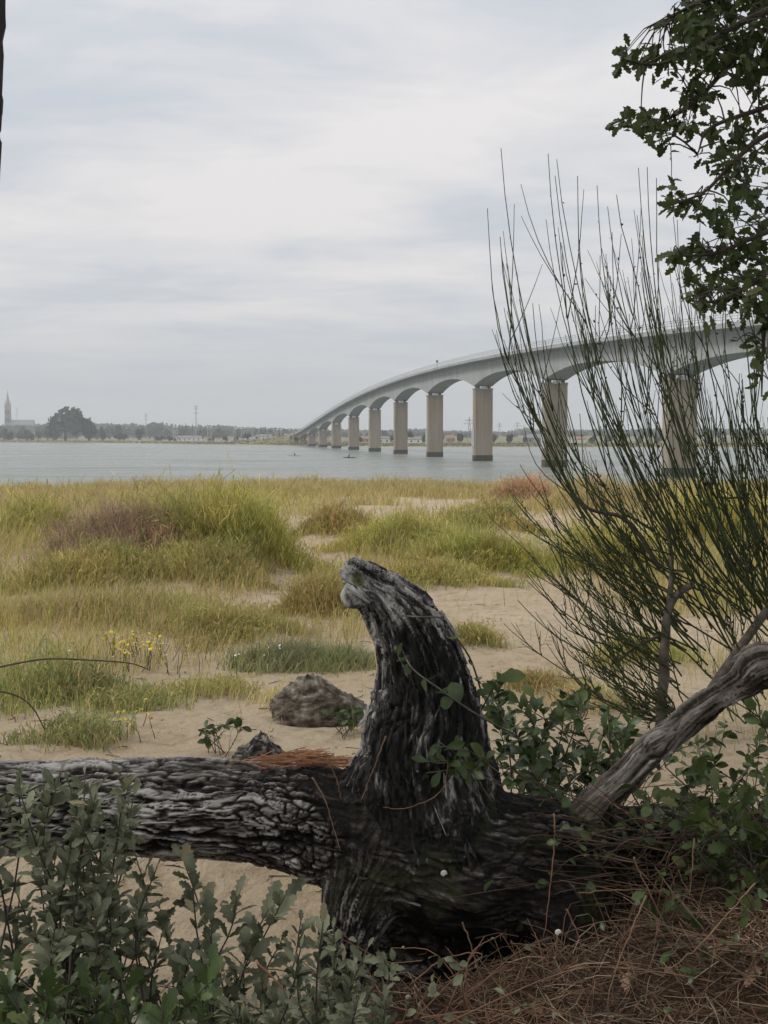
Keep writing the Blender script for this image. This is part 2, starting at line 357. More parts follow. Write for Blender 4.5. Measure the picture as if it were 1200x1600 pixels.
MAT = dict(
    ground=mat_ground(), water=mat_water(),
    bark=mat_bark('weathered_pine_bark', [(0.12, (0.008, 0.007, 0.006)), (0.40, (0.05, 0.043, 0.037)), (0.62, (0.17, 0.16, 0.15)), (0.9, (0.36, 0.35, 0.33))], scale=45, stretch=(0.22, 1, 1), amp=0.9, bump=0.7),
    stubwood=mat_bark('blackened_stub_wood', [(0.15, (0.007, 0.007, 0.006)), (0.50, (0.028, 0.026, 0.024)), (0.66, (0.13, 0.125, 0.115)), (0.92, (0.36, 0.35, 0.33))], scale=70, stretch=(1, 1, 0.2), amp=1.5, bump=0.8),
    barewood=mat_bark('bare_silver_wood', [(0.10, (0.02, 0.016, 0.012)), (0.36, (0.11, 0.095, 0.08)), (0.6, (0.19, 0.172, 0.15)), (0.95, (0.34, 0.32, 0.29))], scale=55, stretch=(0.35, 1, 0.5), amp=0.8, bump=0.6),
    stone=mat_bark('lichened_stump', [(0.1, (0.035, 0.028, 0.02)), (0.4, (0.12, 0.095, 0.07)), (0.62, (0.20, 0.18, 0.15)), (0.9, (0.38, 0.36, 0.32))], scale=38, amp=1.3, bump=0.9, bd=0.012),
    pinebark=mat_simple('pine_trunk_bark', (0.012, 0.010, 0.009), (0.05, 0.04, 0.032), 14, 0.9, 0.8, 0.02, (1, 1, 0.3)),
    stem=mat_simple('dark_twig', (0.025, 0.02, 0.014), (0.075, 0.06, 0.042), 30, 0.85),
    greystem=mat_simple('grey_stem', (0.05, 0.042, 0.034), (0.15, 0.13, 0.105), 25, 0.85, 0.4, 0.004),
    broom=mat_leaf('broom_twig', (0.016, 0.024, 0.008), (0.058, 0.078, 0.024), 6.0, 0.05, 0.6),
    oakleaf=mat_leaf('oak_leaf', (0.032, 0.050, 0.015), (0.10, 0.135, 0.042), 7.0, 0.42, 0.45),
    shrubleaf=mat_leaf('grey_green_leaf', (0.050, 0.060, 0.028), (0.25, 0.27, 0.17), 14.0, 0.22, 0.6),
    brambleleaf=mat_leaf('bramble_leaf', (0.024, 0.042, 0.013), (0.085, 0.125, 0.042), 14.0, 0.25, 0.38),
    needle=mat_leaf('pine_needles', (0.02, 0.035, 0.012), (0.045, 0.065, 0.022), 3.0, 0.1),
    grass=mat_leaf('dune_grass_blades', None, None, trans=0.45, rough=0.7, attr=True),
    litter=mat_leaf('fallen_needles', None, None, trans=0.1, rough=0.8, attr=True),
    farleaf=mat_leaf('far_foliage', (0.028, 0.040, 0.016), (0.070, 0.088, 0.038), 0.12, 0.2),
    concrete=mat_concrete('girder_concrete', (0.31, 0.32, 0.315), (0.43, 0.435, 0.42)),
    pier=mat_concrete('pier_concrete', (0.28, 0.235, 0.18), (0.42, 0.36, 0.285)),
    wet=mat_simple('wet_pier_foot', (0.030, 0.030, 0.024), (0.075, 0.07, 0.055), 1.5, 0.7),
    white=mat_simple('white_paint', (0.62, 0.62, 0.60), (0.8, 0.8, 0.78), 1.0, 0.6),
    steel=mat_simple('galvanised_steel', (0.36, 0.38, 0.39), (0.5, 0.52, 0.53), 1.0, 0.5),
    darksteel=mat_simple('dull_steel', (0.12, 0.125, 0.13), (0.2, 0.2, 0.21), 1.0, 0.6),
    limestone=mat_simple('church_limestone', (0.22, 0.20, 0.175), (0.34, 0.31, 0.27), 0.2, 0.9),
    slate=mat_simple('grey_roof', (0.16, 0.165, 0.17), (0.25, 0.25, 0.25), 0.3, 0.8),
    tile=mat_simple('clay_roof', (0.24, 0.12, 0.075), (0.36, 0.2, 0.13), 0.4, 0.85),
    dark=mat_simple('dark_opening', (0.015, 0.016, 0.018), (0.035, 0.036, 0.04), 1.0, 0.3),
    rock=mat_simple('shore_rock', (0.05, 0.047, 0.04), (0.13, 0.12, 0.10), 0.6, 0.9),
    shell=mat_simple('snail_shell', (0.5, 0.46, 0.38), (0.72, 0.69, 0.62), 60, 0.5),
    yellow=mat_simple('yellow_petal', (0.55, 0.42, 0.02), (0.75, 0.6, 0.06), 60, 0.6),
    whitepetal=mat_simple('white_petal', (0.55, 0.55, 0.48), (0.75, 0.75, 0.7), 60, 0.6),
    kayak=mat_simple('kayak_hull', (0.35, 0.33, 0.27), (0.45, 0.43, 0.36), 3, 0.4),
    kayakdark=mat_simple('dark_kayak_hull', (0.025, 0.025, 0.03), (0.06, 0.055, 0.06), 3, 0.4),
    cloth=mat_simple('dark_clothing', (0.02, 0.022, 0.03), (0.05, 0.05, 0.06), 20, 0.9),
    deadstem=mat_leaf('dead_stem', (0.035, 0.022, 0.014), (0.15, 0.095, 0.06), 9.0, 0.05, 0.8),
    dryleaf=mat_leaf('dry_oak_leaf', (0.16, 0.09, 0.05), (0.30, 0.19, 0.12), 20.0, 0.2),
)

# ------------------------------------------------------------------ ground (one sheet from behind the viewer to the horizon)
SHORE_T = [-0.9, -0.31, -0.2, -0.15, -0.10, -0.06, 0.0, 0.06, 0.15, 0.30, 0.9]
SHORE_Y = [1700, 1420, 1250, 1090, 985, 905, 850, 825, 800, 790, 780]
def shore(x, y):
    return np.interp(x / np.maximum(y, 1), SHORE_T, SHORE_Y)
HUMPS = []      # (x, y, rx, ry, h) low dunes under the big tufts
def ground_z(x, y):
    x = np.asarray(x, float); y = np.asarray(y, float); s = x.shape
    x = x.ravel(); y = y.ravel(); z0 = np.zeros_like(x)
    p = np.stack([x, y, z0], 1)
    z = np.zeros_like(x)
    dune = sm(5.5, 9, y) * (1 - sm(60, 90, y))
    z += dune * 0.34 * (fbm(p / 5.5, 3, 5) - 0.5)
    nearm = (1 - sm(25, 45, y))
    z += nearm * 0.06 * (fbm(p / 0.8, 3, 9) - 0.5) * sm(5.2, 7, y) + nearm * 0.02 * (fbm(p / 0.2, 2, 12) - 0.5)
    wk = (1 - sm(14, 22, y)) * sm(4.9, 5.6, y); F1 = np.ones(len(x)); wi = wk > 0
    if wi.any(): F1[wi] = worley(p[wi] / 0.30 + 9, 4)[0]
    z += wk * (-0.030 * sm(0.42, 0.12, F1) * (vnoise(p / 0.9, 6) > 0.45) + 0.045 * (fbm(p / 0.33, 3, 14) - 0.5))
    z += -0.14 * (1 - sm(4.6, 6.0, y))
    z += -0.36 * (1 - sm(-0.28, 0.02, x)) * (1 - sm(4.75, 6.2, y)) * sm(-3.5, 1.0, y)
    z += 0.30 * np.exp(-((x - 1.25) / 0.72) ** 2 - ((y - 3.75) / 0.75) ** 2)
    z -= 0.30 * np.exp(-((x - 0.20) / 0.30) ** 2 - ((y - 4.30) / 0.27) ** 2)
    for hx, hy, rx, ry, hh in HUMPS:
        z += hh * np.exp(-((x - hx) / rx) ** 2 - ((y - hy) / ry) ** 2)
    edge = 37 + 5 * (vnoise(p / 7.0, 3) - 0.5)
    near = z - 6.6 * sm(0, 17, y - edge)
    ys = shore(x, y); d = y - ys
    far = -6.6 + 1.7 * sm(-12, 10, d) + 1.0 * sm(10, 60, d) + 0.8 * fbm(p / 60, 3, 21) * sm(0, 40, d)
    far += sm(500, 1900, d) * 9 * (0.6 + 0.8 * vnoise(p / 700, 31))
    far += 6.0 * np.exp(-((x + 76 + 0.0 * y) / 30) ** 2) * np.exp(-((y - 1085) / 60) ** 2)      # bridge ramp
    far -= 3.0 * sm(3800, 5200, y)
    w = sm(60, 400, y)
    return (near * (1 - w) + far * w).reshape(s)
def gz(x, y): return float(ground_z(np.array([x]), np.array([y]))[0])
def GP(px, py, lo=2.0, hi=60.0):
    """ground point under a photo pixel"""
    Y = np.linspace(lo, hi, 1500); d = W(px, py, 1.0) - np.array([0, 0, EYE])
    X = d[0] * Y; Z = EYE + d[2] * Y; g = ground_z(X, Y); k = np.argmax(Z <= g)
    if Z[k] > g[k]: k = len(Y) - 1
    return np.array([X[k], Y[k], g[k]])

CLUMPS = [  # px, base py, half width px, height px, palette, blades, label
    (40, 850, 95, 70, 'green', 1500, 'green grass mound at the left edge by the shore'),
    (190, 905, 150, 105, 'mauve', 3800, 'big mauve-brown dry grass mound left of the green one'),
    (345, 900, 125, 125, 'green', 4200, 'tallest bright green grass mound left of the stump top'),
    (110, 935, 130, 70, 'olive', 2600, 'olive grass mound in front of the mauve mound'),
    (300, 925, 110, 70, 'olive', 2200, 'olive weeds at the foot of the tallest green mound'),
    (60, 985, 110, 60, 'straw', 2000, 'straw coloured grass patch at the left edge'),
    (215, 985, 130, 55, 'olive', 2200, 'wide olive grass patch behind the yellow flowers'),
    (340, 1010, 90, 55, 'olive', 1600, 'olive tuft beside the small sand hollow'),
    (445, 1050, 80, 60, 'blue', 1500, 'blue-green weeds behind the larger bark stump'),
    (530, 1045, 60, 60, 'blue', 1000, 'blue-green weeds tight against the dead stub'),
    (515, 975, 80, 85, 'orange', 2000, 'ochre green tuft just left of the stub top'),
    (530, 845, 60, 55, 'orange', 1300, 'rusty olive tuft on the sand behind the stub'),
    (640, 880, 110, 65, 'green', 3000, 'wide green grass mound right behind the stub top'),
    (740, 905, 105, 75, 'green', 2800, 'bright green mound left of the broom twigs'),
    (680, 925, 90, 50, 'olive', 1800, 'low olive fringe along the open sand'),
    (760, 835, 80, 50, 'olive', 1600, 'olive tuft under the second bridge pier'),
    (820, 790, 60, 45, 'red', 1200, 'reddish dry grass tuft below the nearest bridge pier'),
    (940, 905, 90, 85, 'green', 2200, 'green tuft behind the broom stems'),
    (930, 800, 80, 60, 'straw', 1600, 'straw tuft at the shore behind the broom'),
    (1130, 860, 90, 100, 'green', 1800, 'green mound at the right edge behind the broom'),
    (70, 1100, 115, 100, 'weed', 1300, 'leafy green weed patch low at the left edge'),
    (190, 1120, 80, 55, 'weed', 500, 'sparse weeds on the sand under the yellow flowers'),
    (330, 1095, 70, 26, 'olive', 320, 'sparse low grass on the sand left of the old stump'),
    (105, 1165, 60, 40, 'weed', 600, 'sparse weeds right behind the left end of the log'),
    (440, 1105, 40, 26, 'straw', 240, 'thin straw tuft touching the left side of the old stump'),
    (850, 1090, 60, 40, 'orange', 420, 'brownish tuft on the sand right of the stub'),
    (930, 1120, 60, 60, 'straw', 420, 'dry straw tuft in front of the broom stems'),
    (735, 1015, 40, 45, 'olive', 500, 'small yellow-green tuft just right of the stub'),
    (1010, 1040, 70, 50, 'olive', 700, 'thin grass tuft at the foot of the broom'),
]
CL = []
for c in CLUMPS:
    g0 = GP(c[0], c[1], 5.2, 36)
    CL.append(g0); k = g0[1] / FPX
    if c[4] not in ('weed', 'blue'): HUMPS.append((g0[0], g0[1] + 0.6 * c[2] * k, c[2] * k * 0.9, c[2] * k * 0.9, 0.34 * c[3] * k))

def build_ground():
    ys = np.concatenate([np.linspace(-14, 2, 40), np.linspace(2.08, 12, 150), 12 + np.cumsum(np.linspace(0.08, 0.35, 130)), []])
    ys = np.concatenate([ys, np.linspace(ys[-1] + 0.6, 70, 60), np.geomspace(75, 650, 40), np.linspace(665, 1700, 160), np.geomspace(1720, 5200, 50)])
    u = np.linspace(-1, 1, 460); t = 0.9 * np.sign(u) * np.abs(u) ** 1.6
    Y = np.repeat(ys[:, None], len(t), 1); X = t[None, :] * (Y + 26)
    Z = ground_z(X, Y); v = np.stack([X, Y, Z], -1).reshape(-1, 3)
    n = len(t); i = np.arange(len(ys) - 1)[:, None] * n; j = np.arange(n - 1)[None, :]
    f = np.stack([i + j, i + j + 1, i + n + j + 1, i + n + j], -1).reshape(-1, 4)
    x, y = v[:, 0], v[:, 1]; col = np.zeros((len(v), 3))
    nz = fbm(np.stack([x, y, 0 * x], 1) / 0.35, 3, 77) - 0.5
    col[:, 0] = np.clip(sm(-0.22, 0.05, x + nz * 0.3) * (1 - sm(4.3, 5.0, y + nz)) + (1 - sm(2.2, 3.0, y + nz)), 0, 1)
    d = y - shore(x, y); farm = sm(300, 500, y)
    nb = vnoise(np.stack([x, y, 0 * x], 1) / 40, 8)
    col[:, 1] = farm * sm(8, 22, d + 14 * nb); col[:, 2] = farm * (1 - sm(8, 22, d + 14 * nb))
    o = solo('ground', v, f, MAT['ground'], (0, 0, 0), kind='structure', col=col, smooth=True)
    ys = np.concatenate([np.geomspace(44, 1750, 60)]); t = np.linspace(-0.9, 0.9, 41)
    Y = np.repeat(ys[:, None], 41, 1); X = t[None] * (Y + 26); v = np.stack([X, Y, np.full_like(X, WATER)], -1).reshape(-1, 3)
    i = np.arange(59)[:, None] * 41; j = np.arange(40)[None]
    f = np.stack([i + j, i + j + 1, i + 42 + j, i + 41 + j], -1).reshape(-1, 4)
    solo('water', v, f, MAT['water'], (0, 0, 0), kind='structure', smooth=True)
build_ground()

# ------------------------------------------------------------------ bridge
BD = np.array([-0.146, 1.0]); BD /= np.linalg.norm(BD); BN = np.array([BD[1], -BD[0]])   # along, to the right
def bpt(Y, off, z):
    return np.array([79.8 - 0.146 * Y + off * BN[0], Y + off * BN[1], z])
DK_Y = [60, 120, 173, 188, 216, 253, 281, 331, 402, 462, 550, 645, 735, 831, 984, 1045, 1120]
DK_Z = [15.0, 19.3, 22.2, 22.8, 23.8, 25.1, 25.8, 27.0, 28.0, 28.0, 26.7, 23.8, 20.0, 15.4, 8.6, 6.2, 3.6]
_c = np.polyfit(DK_Y[1:-2], DK_Z[1:-2], 5)
def deck_z(Y): return np.polyval(_c, np.clip(Y, 100, 1045)) + WATER
PIERS = [64, 138, 212, 286, 358, 430, 502, 575, 652, 733, 812, 890, 966]
def girder_depth(Y):
    P = np.array(PIERS + [1040.0]); d = np.min(np.abs(np.asarray(Y)[:, None] - P[None]), axis=1)
    t = np.clip(d / 37.0, 0, 1)
    fade = 1 - 0.45 * sm(560, 1000, np.asarray(Y))
    return (3.7 + 3.1 * (1 - t) ** 2.3) * fade
def build_bridge():
    root = thing('bridge', 'long curved grey concrete road bridge on piers crossing the estuary', 'bridge', (bpt(430, 0, 0)[0], 430, WATER))
    Ys = np.unique(np.concatenate([np.linspace(70, 1045, 360), PIERS]))
    top = deck_z(Ys); dep = girder_depth(Ys)
    def loft(prof, name, mat):      # prof: list of (off array, z array)
        k = len(prof); v = np.zeros((len(Ys), k, 3))
        for a, (o, z) in enumerate(prof):
            v[:, a, 0] = 79.8 - 0.146 * Ys + o * BN[0]; v[:, a, 1] = Ys + o * BN[1]; v[:, a, 2] = z
        n = len(Ys); i = np.arange(n - 1)[:, None] * k; j = np.arange(k)[None]; j2 = (j + 1) % k
        f = np.stack([i + j, i + j2, i + k + j2, i + k + j], -1).reshape(-1, 4)
        return part(name, v.reshape(-1, 3), f, mat, root)
    loft([(-2.75, top - 0.55), (2.75, top - 0.55), (2.65, top - dep), (-2.65, top - dep)], 'box_girder', MAT['concrete'])
    loft([(-5.0, top), (5.0, top), (5.0, top - 0.35), (2.70, top - 0.62), (-2.70, top - 0.62), (-5.0, top - 0.35)], 'deck_slab', MAT['concrete'])
    for s in (-1, 1):
        e = loft([(s * 5.06 - 0.16, top + 0.32), (s * 5.06 + 0.16, top + 0.32), (s * 5.06 + 0.16, top - 0.42), (s * 5.06 - 0.16, top - 0.42)], 'edge_beam', MAT['white'] if False else MAT['concrete'])
        g = G(); yy = np.arange(72, 1040, 1.9)
        for Y in yy:
            z = float(deck_z(np.array([Y]))[0]); p = bpt(Y, s * 5.06, z)
            g.add(*tube(np.array([p + [0, 0, 0.3], p + [0, 0, 1.55]]), [0.045, 0.045], 4, False))
        for h in (0.8, 1.2, 1.55):
            pts = np.array([bpt(Y, s * 5.06, float(deck_z(np.array([Y]))[0]) + h) for Y in np.linspace(72, 1040, 200)])
            g.add(*tube(pts, np.full(200, 0.05), 4, False))
        part('railing', g.V, g.F, MAT['steel'], root)
    for q, Y in enumerate(PIERS):
        zt = float(deck_z(np.array([Y]))[0] - girder_depth(np.array([Y]))[0]) - 0.55
        g = G()
        def ring(hw, hl, z):        # chamfered rectangle
            c = 0.35
            xy = [(-hw + c, -hl), (hw - c, -hl), (hw, -hl + c), (hw, hl - c), (hw - c, hl), (-hw + c, hl), (-hw, hl - c), (-hw, -hl + c)]
            return np.array([[79.8 - 0.146 * Y + a * BN[0] + b * BD[0], Y + a * BN[1] + b * BD[1], z] for a, b in xy])
        def prism(levels):
            v = np.concatenate([ring(*l) for l in levels]); f = []
            for i in range(len(levels) - 1):
                for j in range(8): f.append([i * 8 + j, i * 8 + (j + 1) % 8, i * 8 + 8 + (j + 1) % 8, i * 8 + 8 + j])
            o = (len(levels) - 1) * 8
            f += [[o, o + 1, o + 2, o + 3], [o, o + 3, o + 4, o + 7], [o + 4, o + 5, o + 6, o + 7]]
            return v, np.array(f)
        zb = min(WATER - 1.8, gz(79.8 - 0.146 * Y, Y) - 0.5)
        body = part('pier', *prism([(2.65, 1.25, zb), (2.65, 1.25, zt - 0.45), (2.75, 1.35, zt - 0.45), (2.75, 1.35, zt)]), MAT['pier'], root)
        if Y < 900:
            part('tide_band', *prism([(2.72, 1.32, WATER - 1.7), (2.72, 1.32, WATER + 1.6)]), MAT['wet'], body)
        for s in (-1, 1):
            g = G(); a = np.array(bpt(Y, s * 1.55, 0)); g.box(-0.55, 0.55, -0.7, 0.7, zt - 0.05, zt + 0.62, math.atan2(BD[1], BD[0]) - math.pi / 2, (a[0], a[1], 0))
            part('bearing', g.V, g.F, MAT['darksteel'], body)
        g = G(); a = np.array(bpt(Y - 1.5, 0, 0)); g.box(-0.95, 0.95, -0.06, 0.06, zt - 0.25, zt + 0.42, math.atan2(BD[1], BD[0]) - math.pi / 2, (a[0], a[1], 0))
        part('bearing_block', g.V, g.F, MAT['white'], body)  # white bearing block centred on the pier top, not a lamp
        if Y in (358, 430, 286):    # tide board on the upstream corner
            g = G(); a = np.array(bpt(Y - 1.0, -3.0, 0)); g.box(-0.35, 0.35, -0.08, 0.08, WATER + 4.2, WATER + 9.2, math.atan2(BD[1], BD[0]) - math.pi / 2, (a[0], a[1], 0))
            part('tide_board', g.V, g.F, MAT['white'], body)
    g = G(); a = bpt(1040, 0, 0); z = float(deck_z(np.array([1040.]))[0])
    g.box(-5.0, 5.0, -6, 12, -6.0, z - 0.75, math.atan2(BD[1], BD[0]) - math.pi / 2, (a[0], a[1], 0))
    part('abutment', g.V, g.F, MAT['concrete'], root)
    # sign post on the deck
    r = thing('road_sign', 'small post sign standing at the bridge railing mid-deck', 'sign', bpt(402, -4.6, float(deck_z(np.array([402.]))[0])))
    p = WL[r]; g = G(); g.add(*tube(np.array([p, p + [0, 0, 2.6]]), [0.06, 0.06], 6)); part('post', g.V, g.F, MAT['darksteel'], r)
    g = G(); g.box(-0.35, 0.35, -0.10, -0.06, 1.9, 2.6, 0, p); part('panel', g.V, g.F, MAT['darksteel'], r)
build_bridge()

# ------------------------------------------------------------------ far shore
def leaf_cloud(n, rx, ry, rz, size, seed, lumps=7):
    r = np.random.default_rng(seed)
    cs = r.normal(size=(lumps, 3)); cs /= np.linalg.norm(cs, axis=1)[:, None]; cs *= r.uniform(0.25, 0.7, (lumps, 1)); cs[:, 2] *= 0.8
    rad = r.uniform(0.32, 0.55, lumps)
    k = r.integers(0, lumps, n); d = r.normal(size=(n, 3)); d /= np.linalg.norm(d, axis=1)[:, None]
    p = (cs[k] + d * rad[k][:, None] * r.uniform(0.6, 1.08, (n, 1))) * np.array([rx, ry, rz])
    q = np.array([[-1, -1, 0], [1, -0.7, 0.15], [0.8, 1, 0], [-0.9, 0.8, -0.15]]) * 0.5
    M = rotmats(r.normal(size=(n, 3)), r.normal(size=(n, 3)))
    return stamp(q, np.array([[0, 1, 2, 3]]), M, p, size * r.uniform(0.6, 1.3, n))
TREE_V = []
for i in range(5):
    v, f = leaf_cloud(520, 1, 1, 1, 0.22, 100 + i); TREE_V.append(mesh_np('far_crown', v, f, MAT['farleaf']))
pv, pf = leaf_cloud(420, 0.32, 0.32, 1.15, 0.16, 140); POPLAR = mesh_np('far_crown', pv, pf, MAT['farleaf'])
tv_, tf_ = tube(np.array([[0, 0, -0.3], [0, 0, 0.5], [0.02, 0, 1.0]]), [0.06, 0.045, 0.02], 6); TRUNK = mesh_np('far_trunk', tv_, tf_, MAT['stem'])
def far_tree(px, top, Y, wpx, label, group='trees along the far shore', shape=0, name='tree', hide=0.0):
    x = (px - 600) / FPX * Y; z0 = gz(x, Y); zt = W(px, top, Y)[2]; h = max(zt - z0, 2.0); rw = wpx / FPX * Y
    r = thing(name, label, 'tree' if name == 'tree' else 'bush', (x, Y, z0), group)
    t = link('trunk', TRUNK, r); t.scale = (h * 0.8, h * 0.8, h * 0.75)
    me = POPLAR if shape == 9 else TREE_V[shape % 5]
    c = link('crown', me, r); rz = h * 0.62 * 0.9
    c.scale = (rw * (1.0 if shape != 9 else 2.2), rw * (1.0 if shape != 9 else 2.2), rz if shape != 9 else rz * 0.85)
    c.location = (0, 0, h - rz * (0.92 if shape != 9 else 0.95)); c.rotation_euler = (0, 0, random.uniform(0, 6))
    return r
far_tree(103, 634, 1480, 33, 'big round tree on the far shore right of the church spire', shape=1)
far_tree(140, 646, 1480, 18, 'smaller tree standing against the big round tree', shape=2)
far_tree(161, 659, 1480, 6, 'little tree just right of the two big trees', shape=3)
far_tree(86, 650, 1475, 15, 'low left shoulder tree of the big round tree', shape=4)
far_tree(219, 666, 1440, 9, 'dark bush on the far shore left of the marina', shape=0, name='bush')
far_tree(187, 676, 1450, 13, 'flat dark bush between the big trees and the marina', shape=1, name='bush')
for i, (px, top) in enumerate([(281, 662), (286, 660), (291, 659), (301, 660)]):
    far_tree(px, top, 1900, 2.0, 'slim poplar in the short row beside the tall mast', 'poplar row by the tall mast', 9)
def where(px):
    for lim, w in ((70, 'around the church'), (165, 'behind the big round tree'), (245, 'left of the marina shed'), (320, 'behind the marina shed'), (460, 'left of the bridge end'), (560, 'behind the far bridge piers'), (700, 'seen between the middle bridge piers'), (850, 'seen beside the nearest bridge piers'), (1010, 'behind the left part of the broom'), (1300, 'behind the right part of the broom')):
        if px < lim: return w
def skyline(px):
    return np.interp(px, [-40, 0, 40, 75, 160, 200, 225, 240, 262, 300, 330, 380, 420, 470, 600, 640, 690, 740, 800, 822, 850, 950, 1250],
                         [664, 665, 665, 663, 663, 662, 664, 660, 664, 667, 665, 668, 669, 670, 673, 671, 673, 675, 676, 669, 673, 672, 670])
k = 0
for px in np.arange(-30, 1240, 15.5):
    if 470 < px < 560: pass
    Y = float(rng.uniform(1750, 2150)); x = px + rng.uniform(-5, 5)
    far_tree(x, float(skyline(x)) + rng.uniform(-1, 3.5), Y, float(rng.uniform(8, 13)), 'hazy tree of the far skyline belt ' + where(px), 'belt of trees on the far skyline', int(rng.integers(0, 5)))
for px in np.concatenate([np.arange(-20, 75, 12), np.arange(245, 275, 9), np.arange(335, 450, 17), np.arange(560, 1220, 26)]):
    Y = float(shore(np.array([(px - 600) / FPX]), np.array([1.0]))[0]) + float(rng.uniform(90, 260))
    x = px + rng.uniform(-4, 4)
    far_tree(x, 671 + rng.uniform(-3, 6) if px < 75 else 678 + rng.uniform(-4, 3), Y, float(rng.uniform(5, 9)), 'low dark bush on the far bank ' + where(px), 'low bushes on the far bank', int(rng.integers(0, 5)), 'bush')
def far_wood():
    g = G(); r = np.random.default_rng(5)
    for px in np.arange(-60, 1260, 5.0):
        Y = r.uniform(2300, 3300); x = (px - 600) / FPX * Y; zt = W(px, skyline(px) + r.uniform(-0.5, 3), Y)[2]; z0 = gz(x, Y)
        n = 60; p = np.stack([r.normal(0, 10, n) + x, r.normal(0, 14, n) + Y, z0 + (zt - z0) * r.uniform(0.05, 1.0, n)], 1)
        q = np.array([[-1, -1, 0], [1, -0.7, 0.15], [0.8, 1, 0], [-0.9, 0.8, -0.15]]) * 0.5
        g.add(*stamp(q, np.array([[0, 1, 2, 3]]), rotmats(r.normal(size=(n, 3)), r.normal(size=(n, 3))), p, r.uniform(4, 8, n)))
    solo('distant_wood', g.V, g.F, MAT['farleaf'], (0, 2800, 0), 'far-off hazy wood closing the skyline behind the shore', 'wood', kind='stuff')
far_wood()
def shore_scrub():
    """rough reeds and low scrub over the far bank"""
    r = np.random.default_rng(11); n = 7000
    t = r.uniform(-0.33, 0.36, n); Ys = np.interp(t, SHORE_T, SHORE_Y); Y = Ys + 10 + r.exponential(60, n); x = t * Y
    z = ground_z(x, Y); q = np.array([[-1, 0, -0.3], [1, 0, -0.3], [0.6, 0.1, 0.5], [-0.7, 0.1, 0.6]])
    a = r.uniform(0, 6.28, n); M = np.zeros((n, 3, 3)); M[:, 0, 0] = np.cos(a); M[:, 0, 1] = -np.sin(a); M[:, 1, 0] = np.sin(a); M[:, 1, 1] = np.cos(a); M[:, 2, 2] = 1
    v, f = stamp(q, np.array([[0, 1, 2, 3]]), M, np.stack([x, Y, z], 1), r.uniform(0.4, 1.1, n))
    pal = np.array([(0.20, 0.17, 0.07), (0.13, 0.14, 0.05), (0.10, 0.10, 0.045), (0.27, 0.22, 0.11)])
    col = np.repeat(pal[r.integers(0, 4, n)], 4, 0)
    solo('marsh_scrub', v, f, MAT['grass'], (0, 1000, WATER), 'low reeds and scrub covering the far bank', 'scrub', kind='stuff', col=col)
shore_scrub()
def church():
    Y = 2540.0; x = (14 - 600) / FPX * Y; z0 = gz(x, Y); m = Y / FPX
    r = thing('church', 'pale stone church with tall pointed spire at the far left', 'church', (x, Y, z0)); g = G()
    def ring(hw, z, n=8, rot=math.pi / 8):
        a = np.arange(n) / n * 2 * math.pi + rot; return np.stack([x + hw * np.cos(a), Y + hw * np.sin(a), np.full(n, z)], 1)
    def stack(levels, n=8, rot=math.pi / 8):
        v = np.concatenate([ring(h, z, n, rot) for h, z in levels]); f = []
        for i in range(len(levels) - 1):
            for j in range(n): f.append([i * n + j, i * n + (j + 1) % n, (i + 1) * n + (j + 1) % n, (i + 1) * n + j])
        return v, np.array(f)
    zt = W(14, 633, Y)[2]; zs = W(14, 611, Y)[2]
    tw = part('tower', *stack([(8.4, z0), (8.2, z0 + (zt - z0) * 0.45), (7.6, z0 + (zt - z0) * 0.46), (7.0, zt - 8), (6.2, zt)], 4, math.pi / 4), MAT['limestone'], r)
    for sx in (-1, 1):
        for lv in (0.55, 0.78):
            g = G(); zc = z0 + (zt - z0) * lv; g.box(sx * 2.3 - 0.9, sx * 2.3 + 0.9, -7.0, -5.0, zc - 3.5, zc + 3.5, 0, (x, Y, 0)); part('window', g.V, g.F, MAT['dark'], tw)
        for sy in (-1, 1):
            px_, py_ = x + sx * 4.2, Y + sy * 4.2
            v, f = tube(np.array([[px_, py_, zt - 6], [px_, py_, zt], [px_, py_, zt + 9]]), [1.0, 0.9, 0.1], 6); part('pinnacle', v, f, MAT['limestone'], tw)
    sp = part('spire', *stack([(4.6, zt), (2.3, zt + (zs - zt) * 0.5), (0.25, zs)]), MAT['limestone'], r)
    g = G(); g.bar((x, Y, zs - 0.5), (x, Y, zs + 3.2), 0.18); g.bar((x - 1, Y, zs + 2.1), (x + 1, Y, zs + 2.1), 0.15); part('cross', g.V, g.F, MAT['darksteel'], sp)
    x1 = (54 - 600) / FPX * Y; ze = W(30, 664, Y)[2]; zr = W(30, 656, Y)[2]
    g = G(); g.box(x + 7, x1, Y - 8, Y + 8, z0, ze); part('nave', g.V, g.F, MAT['limestone'], r)
    v = np.array([[x + 6.5, Y - 9, ze], [x1 + 1, Y - 9, ze], [x1 + 1, Y + 9, ze], [x + 6.5, Y + 9, ze], [x + 6.5, Y, zr], [x1 + 1, Y, zr]])
    part('roof', v, np.array([[0, 1, 5, 4], [2, 3, 4, 5], [1, 2, 5, 5], [3, 0, 4, 4]])[:2], MAT['slate'], r)
    part('gable', np.array([[x1, Y - 8.5, ze], [x1, Y + 8.5, ze], [x1, Y, zr - 0.3], [x1, Y - 4, (ze + zr) / 2]]), np.array([[0, 1, 2, 3]]), MAT['limestone'], r)
church()
def mast(px, top, Y, w, label, mat='darksteel', arms=True):
    x = (px - 600) / FPX * Y; z0 = gz(x, Y); zt = W(px, top, Y)[2]
    r = thing('mast', label, 'mast', (x, Y, z0)); v, f = tube(np.array([[x, Y, z0 - 0.5], [x, Y, zt]]), [w, w * 0.55], 6); part('pole', v, f, MAT[mat], r)
    for h in (0.78, 0.9, 0.98) if arms else (0.97,):
        z = z0 + (zt - z0) * h; g = G(); g.bar((x - w * 4, Y, z), (x + w * 4, Y, z), w * 0.45); part('antenna', g.V, g.F, MAT[mat], r)
